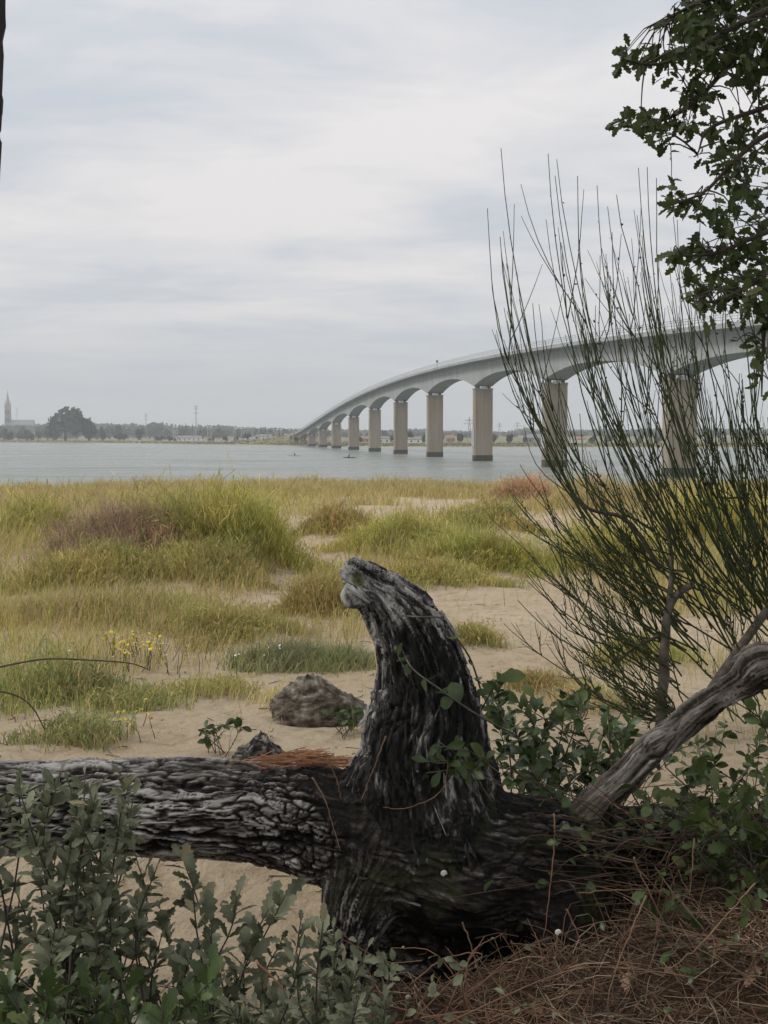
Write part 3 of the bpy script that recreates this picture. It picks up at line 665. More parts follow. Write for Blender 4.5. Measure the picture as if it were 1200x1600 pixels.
mast(307, 634, 2100, 0.9, 'tall thin radio mast above the marina on the far shore')
mast(229, 646, 2100, 0.7, 'short lattice mast between the big trees and the tall mast')
mast(28, 637, 2500, 0.8, 'faint thin mast just right of the church spire', 'steel')
def pylon(px, top, Y, label):
    x = (px - 600) / FPX * Y; z0 = gz(x, Y); zt = W(px, top, Y)[2]; h = zt - z0
    r = thing('electricity_pylon', label, 'pylon', (x, Y, z0), 'electricity pylons across the water'); g = G(); b = h * 0.11; t = h * 0.022; w = 0.2
    lev = [0, 0.3, 0.55, 0.75, 1.0]; wd = [b, b * 0.62, b * 0.36, t, t * 0.5]
    for sx in (-1, 1):
        for sy in (-1, 1):
            for i in range(4): g.bar((x + sx * wd[i], Y + sy * wd[i], z0 + h * lev[i]), (x + sx * wd[i + 1], Y + sy * wd[i + 1], z0 + h * lev[i + 1]), w)
    part('tower_leg', g.V, g.F, MAT['darksteel'], r); g = G()
    for i in range(4):
        for s in (-1, 1): g.bar((x - s * wd[i], Y - wd[i], z0 + h * lev[i]), (x + s * wd[i + 1], Y - wd[i + 1], z0 + h * lev[i + 1]), w * 0.7)
    part('bracing', g.V, g.F, MAT['darksteel'], r)
    for lv, aw in ((0.72, 0.26), (0.86, 0.20)):
        g = G(); z = z0 + h * lv; g.bar((x - h * aw, Y, z), (x + h * aw, Y, z), w); g.bar((x - h * aw, Y, z), (x, Y, z + h * 0.06), w * 0.7); g.bar((x + h * aw, Y, z), (x, Y, z + h * 0.06), w * 0.7)
        part('cross_arm', g.V, g.F, MAT['darksteel'], r)
pylon(733, 652, 1500, 'electricity pylon between the second and third nearest bridge piers')
pylon(780, 660, 2300, 'fainter pylon just right of the second nearest pier')
pylon(808, 659, 2400, 'fainter pylon just left of the nearest clear pier')
def house(px, base, Y, wpx, hpx, rpx, label, roof='tile', wall='white', rot=0.15, cat='house', depth=8.0):
    x = (px - 600) / FPX * Y; z0 = gz(x, Y) - 0.3; k = Y / FPX; w = wpx * k; h = hpx * k; rr = rpx * k; d = depth
    r = thing('house' if cat == 'house' else 'boat_shed', label, cat, (x, Y, z0))
    c, s = math.cos(rot), math.sin(rot)
    def T(v): v = np.array(v, float); q = v.copy(); q[:, 0] = x + v[:, 0] * c - v[:, 1] * s; q[:, 1] = Y + v[:, 0] * s + v[:, 1] * c; q[:, 2] += z0; return q
    g = G(); g.box(-w / 2, w / 2, 0, d, 0, h); part('wall', T(g.V), g.F, MAT[wall], r)
    v = [[-w / 2 - .3, -.4, h - .05], [w / 2 + .3, -.4, h - .05], [w / 2 + .3, d / 2, h + rr], [-w / 2 - .3, d / 2, h + rr], [w / 2 + .3, d + .4, h - .05], [-w / 2 - .3, d + .4, h - .05],
         [-w / 2 - .3, -.4, h + .2], [w / 2 + .3, -.4, h + .2], [w / 2 + .3, d / 2, h + rr + .3], [-w / 2 - .3, d / 2, h + rr + .3], [w / 2 + .3, d + .4, h + .2], [-w / 2 - .3, d + .4, h + .2]]
    part('roof', T(v), np.array([[0, 1, 2, 3], [3, 2, 4, 5], [6, 9, 8, 7], [9, 11, 10, 8], [0, 6, 7, 1], [4, 10, 11, 5], [1, 7, 8, 2], [2, 8, 10, 4], [0, 3, 9, 6], [3, 5, 11, 9]]), MAT[roof], r)
    for s_ in (-1, 1):
        v = [[s_ * (w / 2 - .02), 0, h - .05], [s_ * (w / 2 - .02), d, h - .05], [s_ * (w / 2 - .02), d / 2, h + rr], [s_ * (w / 2 - .02), d / 4, h + rr / 2]]
        part('gable', T(v), np.array([[0, 1, 2, 3]]), MAT[wall], r)
    n = max(2, int(w / 4))
    for i in range(n):
        cx = -w / 2 + (i + .5) * w / n; g = G(); g.box(cx - .55, cx + .55, -.06, .3, h * .35, h * .75); part('window' if i else 'door', T(g.V), g.F, MAT['dark'], r)
house(296, 684, 1270, 36, 6, 3, 'long low pale marina shed below the poplar row', 'slate', 'white', 0.05, 'shed', 14)
house(412, 682, 1150, 24, 8, 3, 'pale low house on the far bank left of the bridge end', 'slate', 'white', -0.1)
house(448, 678, 1500, 8, 9, 2, 'narrow block beside the bridge ramp on the far shore', 'slate', 'limestone', 0.1)
house(600, 688, 960, 20, 8, 3, 'white house seen between the fourth and fifth piers', 'slate', 'white', 0.3)
house(648, 689, 950, 22, 7, 2.5, 'white bungalow seen between the third and fourth piers', 'slate', 'white', 0.1)
house(704, 683, 1200, 14, 6, 5, 'red roofed house behind the third nearest pier', 'tile', 'limestone', 0.2)
house(835, 688, 900, 26, 9, 6, 'pale gabled house left of the nearest clear pier', 'slate', 'limestone', -0.2)
house(905, 688, 980, 20, 6, 5, 'pale house behind the broom right of the nearest pier', 'tile', 'white', 0.2)
house(570, 684, 1200, 16, 5, 4, 'low clay roofed house between the fifth and sixth piers', 'tile', 'limestone', 0.1)
def post(px, top, base, Y, label):
    x = (px - 600) / FPX * Y; z0 = gz(x, Y); zt = W(px, top, Y)[2]
    v, f = tube(np.array([[x, Y, z0 - 1], [x, Y, zt]]), [0.55, 0.5], 8)
    r = thing('mooring_post', label, 'post', (x, Y, z0), 'pale mooring posts along the far bank'); part('shaft', v, f, MAT['pier'], r)
    v, f = tube(np.array([[x, Y, zt - 0.6], [x, Y, zt + 0.25]]), [0.75, 0.7], 8); part('cap', v, f, MAT['white'], r)
PP = [(272, 667), (278, 667), (325, 667), (331, 667), (369, 669), (378, 669), (405, 669), (418, 670), (434, 671), (440, 671), (453, 671), (459, 670)]
for i, (px, top) in enumerate(PP):
    post(px, top, 684, float(shore(np.array([(px - 600) / FPX]), np.array([1.0]))[0]) + 45,
         f'pale mooring post on the far bank, number {i + 1} counting from the left' if False else
         ('left' if i % 2 == 0 else 'right') + ' one of the ' + ['leftmost', 'second', 'third', 'fourth', 'fifth', 'rightmost'][i // 2] + ' pair of pale mooring posts')
def boat(px, Y, L, label, mat='white'):
    x = (px - 600) / FPX * Y; z0 = gz(x, Y); r = thing('moored_boat', label, 'boat', (x, Y, z0), 'boats laid up on the far bank')
    s = np.linspace(-1, 1, 9); w = (1 - np.clip(s, 0, 1) ** 2.2) * 0.16 * L; v = []
    for a, b in zip(s, w): v += [[x + a * L / 2, Y - b, z0 + 1.5 + 0.3 * max(a, 0)], [x + a * L / 2, Y - b * 0.5, z0 + 0.3], [x + a * L / 2, Y + b * 0.5, z0 + 0.3], [x + a * L / 2, Y + b, z0 + 1.5 + 0.3 * max(a, 0)]]
    f = []
    for i in range(8):
        for j in range(4): f.append([i * 4 + j, i * 4 + (j + 1) % 4, i * 4 + 4 + (j + 1) % 4, i * 4 + 4 + j])
    f += [[0, 1, 2, 3]]
    h = part('hull', v, np.array(f), MAT[mat], r); g = G(); g.box(-L * .22, L * .12, -L * .1, L * .1, 1.5, 2.7, 0, (x, Y, z0)); cb = part('cabin', g.V, g.F, MAT[mat], r)
    g = G(); g.box(-L * .18, L * .08, -L * .104, -L * .09, 1.95, 2.4, 0, (x, Y, z0)); part('window', g.V, g.F, MAT['dark'], cb)
for px, dy, L, lb in [(260, 45, 14, 'white boat left of the leftmost post pair'), (312, 40, 13, 'white boat between the first and second post pairs'), (348, 36, 14, 'white boat between the second and third post pairs'), (382, 60, 13, 'white boat just right of the third post pair'), (396, 80, 14, 'white boat left of the pale low house'), (211, 40, 11, 'small white boat left of the dark bush')]:
    boat(px, float(shore(np.array([(px - 600) / FPX]), np.array([1.0]))[0]) + dy, L, lb)
def jetty():
    r = np.random.default_rng(3); pts = [W(px, py, 13600 / (py - 682)) for px, py in [(312, 693.2), (380, 694), (440, 694.8), (490, 696), (540, 697.5)]]
    pts = spline(np.array(pts), 60); pts[:, 2] = WATER + 0.3; n = len(pts); rad = 1.6 + 0.8 * r.random(n); rad[0] = 0.5; rad[-1] = 0.4
    v, f = tube(pts, rad, 8); v[:, 2] = WATER + (v[:, 2] - WATER) * 0.75 + r.uniform(-0.2, 0.2, len(v))
    solo('rock_jetty', v, f, MAT['rock'], (pts[30][0], pts[30][1], WATER), 'long low dark rock bank in front of the bridge end', 'jetty')
jetty()
def kayak(px, py, label, plabel, mat, ang):
    Y = 6.8 * FPX / (py - 682); x = (px - 600) / FPX * Y; z0 = WATER
    r = thing('kayak', label, 'kayak', (x, Y, z0), 'kayaks on the water'); c, s = math.cos(ang), math.sin(ang)
    def T(v): v = np.array(v, float); return np.stack([x + v[:, 0] * c - v[:, 1] * s, Y + v[:, 0] * s + v[:, 1] * c, z0 + v[:, 2]], 1)
    t = np.linspace(-1, 1, 13); v = []
    for a in t:
        w = 0.36 * max(1 - abs(a) ** 2.4, 0.02); up = 0.18 * abs(a) ** 3
        for th in np.linspace(0, 2 * math.pi, 8, endpoint=False): v.append([a * 2.2, w * math.cos(th), 0.12 + up + 0.2 * math.sin(th) * (0.3 + 0.7 * (1 - abs(a) ** 2))])
    f = [[i * 8 + j, i * 8 + (j + 1) % 8, i * 8 + 8 + (j + 1) % 8, i * 8 + 8 + j] for i in range(12) for j in range(8)]
    part('hull', T(v), np.array(f), MAT[mat], r, smooth=True)
    g = G(); g.add(*tube(np.array([[0.35, -1.1, 1.0], [0.35, 1.1, 0.62]]), [0.025, 0.025], 6)); g.box(0.33, 0.37, -1.35, -1.05, 0.95, 1.15); g.box(0.33, 0.37, 1.05, 1.35, 0.5, 0.7); pd = T(g.V)
    tag(solo('paddle', pd, g.F, MAT['dark'], pd.mean(0)), 'double bladed paddle held over the ' + plabel.split('paddling the ')[1], 'paddle')
    # seated figure: one skinned mesh
    me = bpy.data.meshes.new('person'); J = [(0, 0, .32), (0, 0, .55), (-.02, 0, .82), (-.01, 0, .95), (0, 0, 1.12), (.02, 0, 1.22), (.1, .2, .82), (.22, .32, .6), (.36, .3, .82), (.1, -.2, .82), (.22, -.34, .66), (.36, -.3, .88), (.35, .12, .4), (.75, .1, .25), (.35, -.12, .4), (.75, -.1, .25)]
    E = [(0, 1), (1, 2), (2, 3), (3, 4), (4, 5), (2, 6), (6, 7), (7, 8), (2, 9), (9, 10), (10, 11), (0, 12), (12, 13), (0, 14), (14, 15)]
    R = [.17, .16, .17, .06, .10, .085, .065, .05, .04, .065, .05, .04, .09, .06, .09, .06]
    me.from_pydata([Vector(a) for a in J], E, []); tmp = bpy.data.objects.new('tmp', me); C.objects.link(tmp)
    tmp.modifiers.new('k', 'SKIN')
    for i, q in enumerate(R): me.skin_vertices[0].data[i].radius = (q, q)
    me.skin_vertices[0].data[0].use_root = True
    tmp.modifiers.new('s', 'SUBSURF').levels = 1
    bpy.context.view_layer.update(); m2 = bpy.data.meshes.new_from_object(tmp.evaluated_get(bpy.context.evaluated_depsgraph_get()))
    bpy.data.objects.remove(tmp); m2.materials.clear(); m2.materials.append(MAT['cloth']); m2.name = 'person'
    o = link('person', m2, None, (x, Y, z0)); o.rotation_euler = (0, 0, ang); tag(o, plabel, 'person', 'kayakers')
kayak(460, 712.5, 'pale kayak on open water, the left one of two', 'person in dark clothes paddling the pale left kayak', 'kayak', 0.12)
kayak(546, 715.5, 'dark kayak on the water left of the bridge piers', 'person in dark clothes paddling the dark right kayak', 'kayakdark', 3.05)

# ------------------------------------------------------------------ dead fallen tree in front
def comp(rows, n):
    """rows of (px, py, depth, radius px) -> axis samples (n,4) in metres"""
    return spline(np.array([np.append(W(a, b, d), r * d / FPX) for a, b, d, r in rows]), n)
LOG = dict(
    trunk=comp([(-160, 1262, 4.42, 76), (80, 1260, 4.38, 71), (250, 1262, 4.34, 73), (400, 1270, 4.3, 80), (520, 1290, 4.27, 92), (640, 1325, 4.24, 116), (760, 1350, 4.22, 118), (900, 1350, 4.28, 98), (1040, 1340, 4.4, 80), (1250, 1335, 4.6, 66)], 130),
    broken_stub=comp([(690, 1310, 4.25, 118), (672, 1235, 4.26, 112), (662, 1170, 4.28, 100), (664, 1105, 4.30, 90), (655, 1040, 4.32, 72), (636, 982, 4.33, 60), (605, 938, 4.33, 44), (580, 914, 4.31, 34), (560, 900, 4.30, 26)], 90),
    branch=comp([(900, 1290, 4.26, 40), (938, 1248, 4.22, 29), (975, 1214, 4.19, 25), (1020, 1168, 4.15, 25), (1058, 1140, 4.12, 21), (1100, 1102, 4.09, 20), (1140, 1078, 4.06, 18), (1168, 1062, 4.04, 23), (1190, 1040, 4.02, 28), (1222, 1030, 4.0, 27), (1290, 985, 3.95, 22)], 90),
    root=comp([(600, 1340, 4.2, 95), (565, 1400, 4.12, 66), (545, 1460, 4.06, 48), (535, 1530, 4.0, 38), (525, 1620, 3.95, 24)], 50),
    root_mass=comp([(520, 1420, 4.5, 60), (620, 1440, 4.55, 110), (740, 1450, 4.55, 130), (860, 1440, 4.55, 110), (980, 1430, 4.55, 70)], 50),
    root_right=comp([(800, 1360, 4.2, 90), (880, 1420, 4.1, 72), (920, 1490, 4.02, 60), (960, 1580, 3.9, 44)], 50),
)
def build_log():
    g = G()
    for nm, A in LOG.items():
        g.add(*tube(A[:, :3], A[:, 3], 24))
    # knots and swellings
    def blob(px, py, Y, r, sq=(1, 1, 1)):
        p = W(px, py, Y); q = r * Y / FPX; n = 8; A = np.stack([np.full(n, p[0]), np.full(n, p[1]), p[2] + np.linspace(-q, q, n) * sq[2]], 1)
        g.add(*tube(A, np.maximum(q * np.sqrt(1 - np.linspace(-0.98, 0.98, n) ** 2), 0.004) * sq[0], 16))
    blob(560, 928, 4.22, 24); blob(553, 895, 4.27, 22); blob(745, 1385, 4.06, 44, (1.5, 1, 1)); blob(700, 1280, 4.2, 95); blob(610, 1235, 4.22, 70, (1.2, 1, 1)); blob(1190, 1040, 3.98, 34); blob(1030, 1160, 4.10, 24); blob(735, 1180, 4.35, 30, (1, 1, 2.0))
    me = mesh_np('tmp', g.V, g.F); o = bpy.data.objects.new('tmp', me); C.objects.link(o)
    r = o.modifiers.new('r', 'REMESH'); r.mode = 'VOXEL'; r.voxel_size = 0.0105; r.use_smooth_shade = True
    s = o.modifiers.new('s', 'SMOOTH'); s.factor = 0.5; s.iterations = 10
    s = o.modifiers.new('u', 'SUBSURF'); s.levels = 1
    bpy.context.view_layer.update(); m2 = bpy.data.meshes.new_from_object(o.evaluated_get(bpy.context.evaluated_depsgraph_get())); bpy.data.objects.remove(o)
    nv = len(m2.vertices); v = np.zeros(nv * 3, np.float32); m2.vertices.foreach_get('co', v); v = v.reshape(-1, 3).astype(float)
    nn = np.zeros(nv * 3, np.float32); m2.vertices.foreach_get('normal', nn); nn = nn.reshape(-1, 3).astype(float)
    f = np.zeros(len(m2.loops), np.int32); m2.loops.foreach_get('vertex_index', f); f = f.reshape(-1, 4)
    names = list(LOG); D = []; disp = []; tone = []; IDX = []; V0, N0 = v, nn
    for nm in names:        # nearest axis sample of every branch
        A = LOG[nm]; P = A[:, :3]; idx = np.concatenate([np.argmin((P ** 2).sum(1)[None] - 2 * c_ @ P.T, 1) for c_ in np.array_split(v, 8)])
        IDX.append(idx); D.append(np.linalg.norm(v - P[idx], axis=1) / A[idx, 3])
    D = np.stack(D, 1); dmin = D.min(1)
    for ci, nm in enumerate(names):
        A = LOG[nm]; P = A[:, :3]; t, n_, b_ = frames(P); sl = np.concatenate([[0], np.cumsum(np.linalg.norm(np.diff(P, axis=0), axis=1))])
        near = np.nonzero(D[:, ci] < dmin + 0.8)[0]; v = V0[near]; idx = IDX[ci][near]
        rel = v - P[idx]; rr = A[idx, 3]
        ds = (rel * t[idx]).sum(1); S = sl[idx] + ds; th = np.arctan2((rel * b_[idx]).sum(1), (rel * n_[idx]).sum(1)); R = 0.16
        q = np.stack([S, np.cos(th) * R, np.sin(th) * R], 1)
        if nm in ('trunk', 'root', 'root_right', 'root_mass'):
            wob = np.stack([0.6 * (fbm(q * np.array([12, 20, 20.]), 2, 41) - 0.5), fbm(q * np.array([7, 16, 16.]), 3, 51) - 0.5, fbm(q * np.array([7, 16, 16.]), 3, 61) - 0.5], 1)
            q2 = q + wob * 0.05
            blocky = sm(-0.1, 0.35, v[:, 0] + 0.42)[:, None]           # shorter plates towards the root end
            sc1 = np.array([3.2, 38, 38]) * (1 - blocky) + np.array([6.0, 38, 38]) * blocky
            F1, F2, ID = worley(q2 * sc1, 3); cr = sm(0.0, 0.13, F2 - F1)
            F1b, F2b, IDb = worley(q2 * sc1 * np.array([1.7, 2.2, 2.2]) + 7, 13); cr2 = sm(0.0, 0.16, F2b - F1b)
            lump = fbm(q * np.array([4, 9, 9.]), 3, 71) - 0.5
            fine = fbm(q2 * np.array([14, 90, 90.]), 3, 83) - 0.5
            gone = sm(0.50, 0.62, fbm(q * np.array([3, 6, 6.]) + 4, 3, 87)) * (0.35 + 0.65 * blocky[:, 0])     # plates fallen off
            amt = 1.0 if nm == 'trunk' else 0.7
            split = sm(0.0, 0.035, np.abs(fbm(q2 * np.array([1.6, 13, 13.]) + 2, 4, 89, 0.6) - 0.5)); cr = cr * (0.15 + 0.85 * split)
            disp.append(amt * (0.012 * cr * (1 - gone) + 0.010 * (ID - 0.5) * cr + 0.005 * cr2 + 0.009 * fine + 0.045 * lump + 0.010 * split - 0.022))
            tone.append(np.clip(cr * (0.62 - 0.20 * blocky[:, 0] + 0.34 * ID) * (1 - 0.75 * gone) * (0.5 + 0.5 * cr2) + 1.1 * fine + 0.30 * lump - 0.01 - 0.12 * blocky[:, 0] - 0.16 * sm(0.1, 0.45, v[:, 0]), 0, 1))
        elif nm == 'broken_stub':
            wob = np.stack([0 * S, fbm(q * 7, 2, 151) - 0.5, fbm(q * 7, 2, 161) - 0.5], 1); q2 = q + wob * 0.06
            fib = fbm(q2 * np.array([5.0, 46, 46.]), 4, 91, 0.6); fib2 = fbm(q2 * np.array([16, 110, 110.]), 3, 95)
            rid = np.abs(fib - 0.5) * 2; lump = fbm(q * np.array([6, 8, 8.]), 3, 171) - 0.5
            blk = fbm(q2 * np.array([3.0, 5, 5.]), 3, 99)
            disp.append(0.018 * sm(0.0, 0.30, rid) + 0.012 * (fib2 - 0.5) + 0.045 * lump - 0.012)
            edge = sm(0.45, 0.95, np.abs((v[:, 0] - P[idx][:, 0]) / rr))
            up = sm(0.62, 0.80, sl[idx] / sl[-1])
            tone.append(np.clip(0.30 + 1.0 * (fib - 0.5) + 1.2 * (fib2 - 0.5) + 1.1 * (blk - 0.5) + 0.20 * edge + 0.34 * up + 0.18 * (1 - sm(0.0, 0.22, sl[idx] / sl[-1])), 0, 1))
        else:
            q2 = q; fib = fbm(q2 * np.array([3.0, 34, 34.]), 4, 191); lump = fbm(q * np.array([7, 9, 9.]), 3, 197) - 0.5
            crk = sm(0.0, 0.05, np.abs(fbm(q * np.array([4.0, 22, 22.]), 3, 195) - 0.5)); disp.append(0.014 * (fib - 0.5) + 0.045 * lump + 0.006 * crk); tone.append(np.clip(0.08 + 0.36 * crk + 1.3 * (fib - 0.5) + 0.9 * lump, 0, 1))
        for lst in (disp, tone):
            full = np.zeros(nv); full[near] = lst[-1]; lst[-1] = full
    v, nn = V0, N0; wgt = np.exp(-6 * (np.minimum(D, 4) - D.min(1, keepdims=True))); wgt /= wgt.sum(1, keepdims=True)
    disp = (np.stack(disp, 1) * wgt).sum(1); tone = (np.stack(tone, 1) * wgt).sum(1)
    disp += 0.035 * (fbm(v * 7, 3, 7) - 0.5)
    # push the surface out by the summed relief
    v2 = v + nn * disp[:, None]
    moss = sm(0.58, 0.72, fbm(v * 9, 3, 33)) * sm(1.0, 0.2, D[:, 1]) * 0
    mp = W(560, 905, 4.22); moss = moss + 0.9 * sm(0.05, 0.015, np.linalg.norm(v - mp, axis=1)) + 0.22 * sm(0.55, 0.72, fbm(v * 6, 3, 35)) * sm(0.0, 0.3, v[:, 0] + 0.25) * (D[:, 0] < 1.6)
    col = np.stack([tone, np.clip(moss, 0, 0.9), 0 * tone], 1)
    comp_of = np.argmin(D + np.array([0, -0.12, 0.0, 0.1, 0.1, 0.1]), 1); fc = comp_of[f[:, 0]]
    root = thing('fallen_tree', 'weathered grey fallen pine trunk with a broken upright stub and bare branch', 'dead tree', (0.1, 4.25, gz(0.1, 4.25)))
    mats = dict(trunk='bark', broken_stub='stubwood', branch='barewood', root='bark', root_right='bark', root_mass='bark')
    labels = dict(trunk='cracked silver-grey log lying across the foreground', broken_stub='upright blackened stub with pale streaks', branch='smooth bare branch rising to the right edge')
    for ci, nm in enumerate(names):
        ff = f[fc == ci]
        if len(ff) == 0: continue
        u, inv = np.unique(ff, return_inverse=True)
        part(nm if nm != 'root_right' else 'root', v2[u], inv.reshape(-1, 4), MAT[mats[nm]], root, col[u], True, label=labels.get(nm))
    # loose plates and splinters still clinging to the wood
    r = np.random.default_rng(77)
    for nm, cnt, lo, hi, w0, w1 in (('trunk', 150, 0.03, 0.12, 0.002, 0.006), ('broken_stub', 380, 0.02, 0.11, 0.002, 0.006), ('branch', 70, 0.03, 0.09, 0.002, 0.005)):
        ci = names.index(nm); k = np.nonzero((comp_of == ci) & (nn[:, 1] < 0.35))[0]
        k = k[r.random(len(k)) < np.clip(tone[k] * 1.6, 0.02, 1)]; k = k[r.random(len(k)) < np.where(IDX[ci][k] > 0.86 * len(LOG[nm]), 0.25, 1.0)] if nm == 'broken_stub' else k; k = r.choice(k, cnt)
        A = LOG[nm]; t = frames(A[:, :3])[0][IDX[ci][k]]; n_ = nn[k]; t = t - n_ * (t * n_).sum(1)[:, None] + r.normal(0, 0.10, t.shape); t /= np.linalg.norm(t, axis=1)[:, None]
        u = np.linspace(-1, 1, 6); wd = np.array([0.25, 0.8, 1.0, 0.85, 0.9, 0.2]); L = r.uniform(lo, hi, cnt) / 2; wv = r.uniform(w0, w1, cnt); sd_ = np.cross(n_, t)
        jl = 1 + 0.45 * r.normal(size=(cnt, 6)); jr = 1 + 0.45 * r.normal(size=(cnt, 6)); lift = r.uniform(0.0005, 0.004, cnt)[:, None] * (0.4 + np.abs(u)[None] ** 2 * r.uniform(0, 1.6, (cnt, 1)))
        c_ = v2[k][:, None] + t[:, None] * (L[:, None] * u[None])[..., None] + n_[:, None] * lift[..., None]
        l_ = c_ - sd_[:, None] * (wv[:, None] * wd[None] * jl)[..., None]; r_ = c_ + sd_[:, None] * (wv[:, None] * wd[None] * jr)[..., None]
        lb = l_ - n_[:, None] * 0.008; rb = r_ - n_[:, None] * 0.008
        vv = np.concatenate([l_, r_, lb, rb], 1); i = np.arange(5)
        ff = np.concatenate([np.stack([i, i + 1, 7 + i, 6 + i], 1), np.stack([12 + i, 13 + i, i + 1, i], 1), np.stack([6 + i, 7 + i, 19 + i, 18 + i], 1), [[0, 6, 18, 12], [5, 17, 23, 11]]])
        F_ = (ff[None] + (np.arange(cnt) * 24)[:, None, None]).reshape(-1, 4); tn = np.repeat(np.clip(tone[k] + r.uniform(-0.18, 0.20, cnt), 0, 1), 24)
        part('bark_flakes', vv.reshape(-1, 3), F_, MAT[mats[nm]], root, np.stack([tn, 0 * tn, 0 * tn], 1), kind='stuff')
    return root
log = build_log()

def bark_lump(name, px, base, top, wpx, label, seed, mat='stone', lean=0.25):
    p = GP(px, base, 5.0, 20); k = p[1] / FPX; h = (base - top) * k * 1.12; w = wpx * k
    n, m = 60, 40; th = np.linspace(0, 2 * math.pi, n, endpoint=False); ph = np.linspace(0.0, 1.0, m)
    T, Pp = np.meshgrid(th, ph); rr = np.cos(np.clip(Pp, 0, 1) * math.pi / 2) ** 1.0
    X = rr * np.cos(T); Y = rr * np.sin(T); Z = Pp ** 0.85
    q = np.stack([X, Y, Z], -1).reshape(-1, 3); d = 0.7 * (fbm(q * 1.5 + seed, 3, seed) - 0.5) + 0.10 * (np.abs(fbm(q * 6 + seed, 3, seed + 5) - 0.5) * 2 - 0.3)
    cr = sm(0.0, 0.3, np.abs(fbm(q * np.array([5, 5, 9.]) + seed, 4, seed + 3) - 0.5) * 2); ID = fbm(q * 9 + seed, 3, seed + 4); d += 0.09 * cr * ID + 0.12 * (fbm(q * 12 + seed, 3, seed + 14) - 0.5)
    q2 = q * (1 + d[:, None]); q2[:, 0] += lean * q2[:, 2] * -1.3
    v = p + q2 * np.array([w, w * 0.8, h]) + np.array([0, w * 0.6, -0.04])
    i = np.arange(m - 1)[:, None] * n; j = np.arange(n)[None]; j2 = (j + 1) % n
    f = np.stack([i + j, i + j2, i + n + j2, i + n + j], -1).reshape(-1, 4)
    tone = np.clip(0.20 + 0.5 * cr * ID + 1.6 * (fbm(q * 6, 4, seed + 9, 0.65) - 0.47), 0, 1)
    solo(name, v, f, MAT[mat], p, label, 'stump', col=np.stack([tone, 0 * tone, 0 * tone], 1), smooth=True)
bark_lump('old_stump', 508, 1135, 1068, 84, 'lichened brown old stump on the sand left of the upright stub', 3)
bark_lump('bark_chunk', 405, 1188, 1143, 44, 'small dark bark chunk behind the log', 8, 'bark', 0.0)

# ------------------------------------------------------------------ grass
PAL = dict(
    green=[(0.31, 0.30, 0.06), (0.38, 0.35, 0.085), (0.23, 0.24, 0.05), (0.43, 0.37, 0.12)],
    olive=[(0.35, 0.31, 0.095), (0.29, 0.275, 0.08), (0.42, 0.36, 0.13), (0.24, 0.22, 0.065)],
    mauve=[(0.31, 0.215, 0.145), (0.25, 0.175, 0.12), (0.37, 0.275, 0.18), (0.22, 0.18, 0.09)],
    straw=[(0.46, 0.36, 0.18), (0.38, 0.31, 0.13), (0.32, 0.28, 0.10), (0.50, 0.41, 0.22)],
    orange=[(0.36, 0.28, 0.10), (0.31, 0.27, 0.08), (0.34, 0.23, 0.10), (0.28, 0.265, 0.075)],
    red=[(0.45, 0.28, 0.17), (0.40, 0.25, 0.14), (0.46, 0.33, 0.19), (0.36, 0.29, 0.12)],
    blue=[(0.20, 0.235, 0.12), (0.26, 0.265, 0.11), (0.17, 0.20, 0.10), (0.32, 0.29, 0.12)],
    weed=[(0.22, 0.25, 0.075), (0.29, 0.28, 0.10), (0.17, 0.20, 0.065), (0.36, 0.30, 0.13)],
)
def blades(base, h, lean, wid, pal, r, droop=0.45, wind=(0.12, 0.0), bend=None):
    """thin two-quad strips growing from base (n,3)"""
    n = len(base); a = r.uniform(0, 2 * math.pi, n); d = np.stack([np.cos(a), np.sin(a), 0 * a], 1) * (lean * np.abs(r.normal(1, 0.5, n)))[:, None]
    d[:, 0] += wind[0] * r.normal(0.6, 0.5, n); d[:, 1] += wind[1]
    if bend is not None: d += bend
    side = np.stack([-np.sin(a + r.normal(0, .6, n)), np.cos(a), 0 * a], 1); side[:, 0] += 0.6 * np.sign(side[:, 0] + 1e-6)      # broad side tends to face along the dune
    side /= np.linalg.norm(side, axis=1)[:, None]
    mid = base + d * (h * 0.45)[:, None] + np.array([0, 0, 1.0]) * (h * 0.58)[:, None]
    tip = base + d * (h * 1.15)[:, None] + np.array([0, 0, 1.0]) * (h * (1.0 - droop * r.random(n)))[:, None]
    w = (wid * r.uniform(0.7, 1.3, n))[:, None] if np.ndim(wid) else wid * r.uniform(0.7, 1.3, (n, 1))
    v = np.stack([base - side * w, base + side * w, mid + side * w * 0.8, mid - side * w * 0.8, tip + side * w * 0.12, tip - side * w * 0.12], 1).reshape(-1, 3)
    f = (np.array([[0, 1, 2, 3], [3, 2, 4, 5]])[None] + (np.arange(n) * 6)[:, None, None]).reshape(-1, 4)
    P = np.array(pal); c = P[r.integers(0, len(P), n)] * r.uniform(1.05, 1.65, (n, 1)); c = c * 0.86 + 0.14 * c.mean(1, keepdims=True) * np.array([1.12, 1.0, 0.8]); col = np.repeat(c, 6, 0)
    return v, f, col
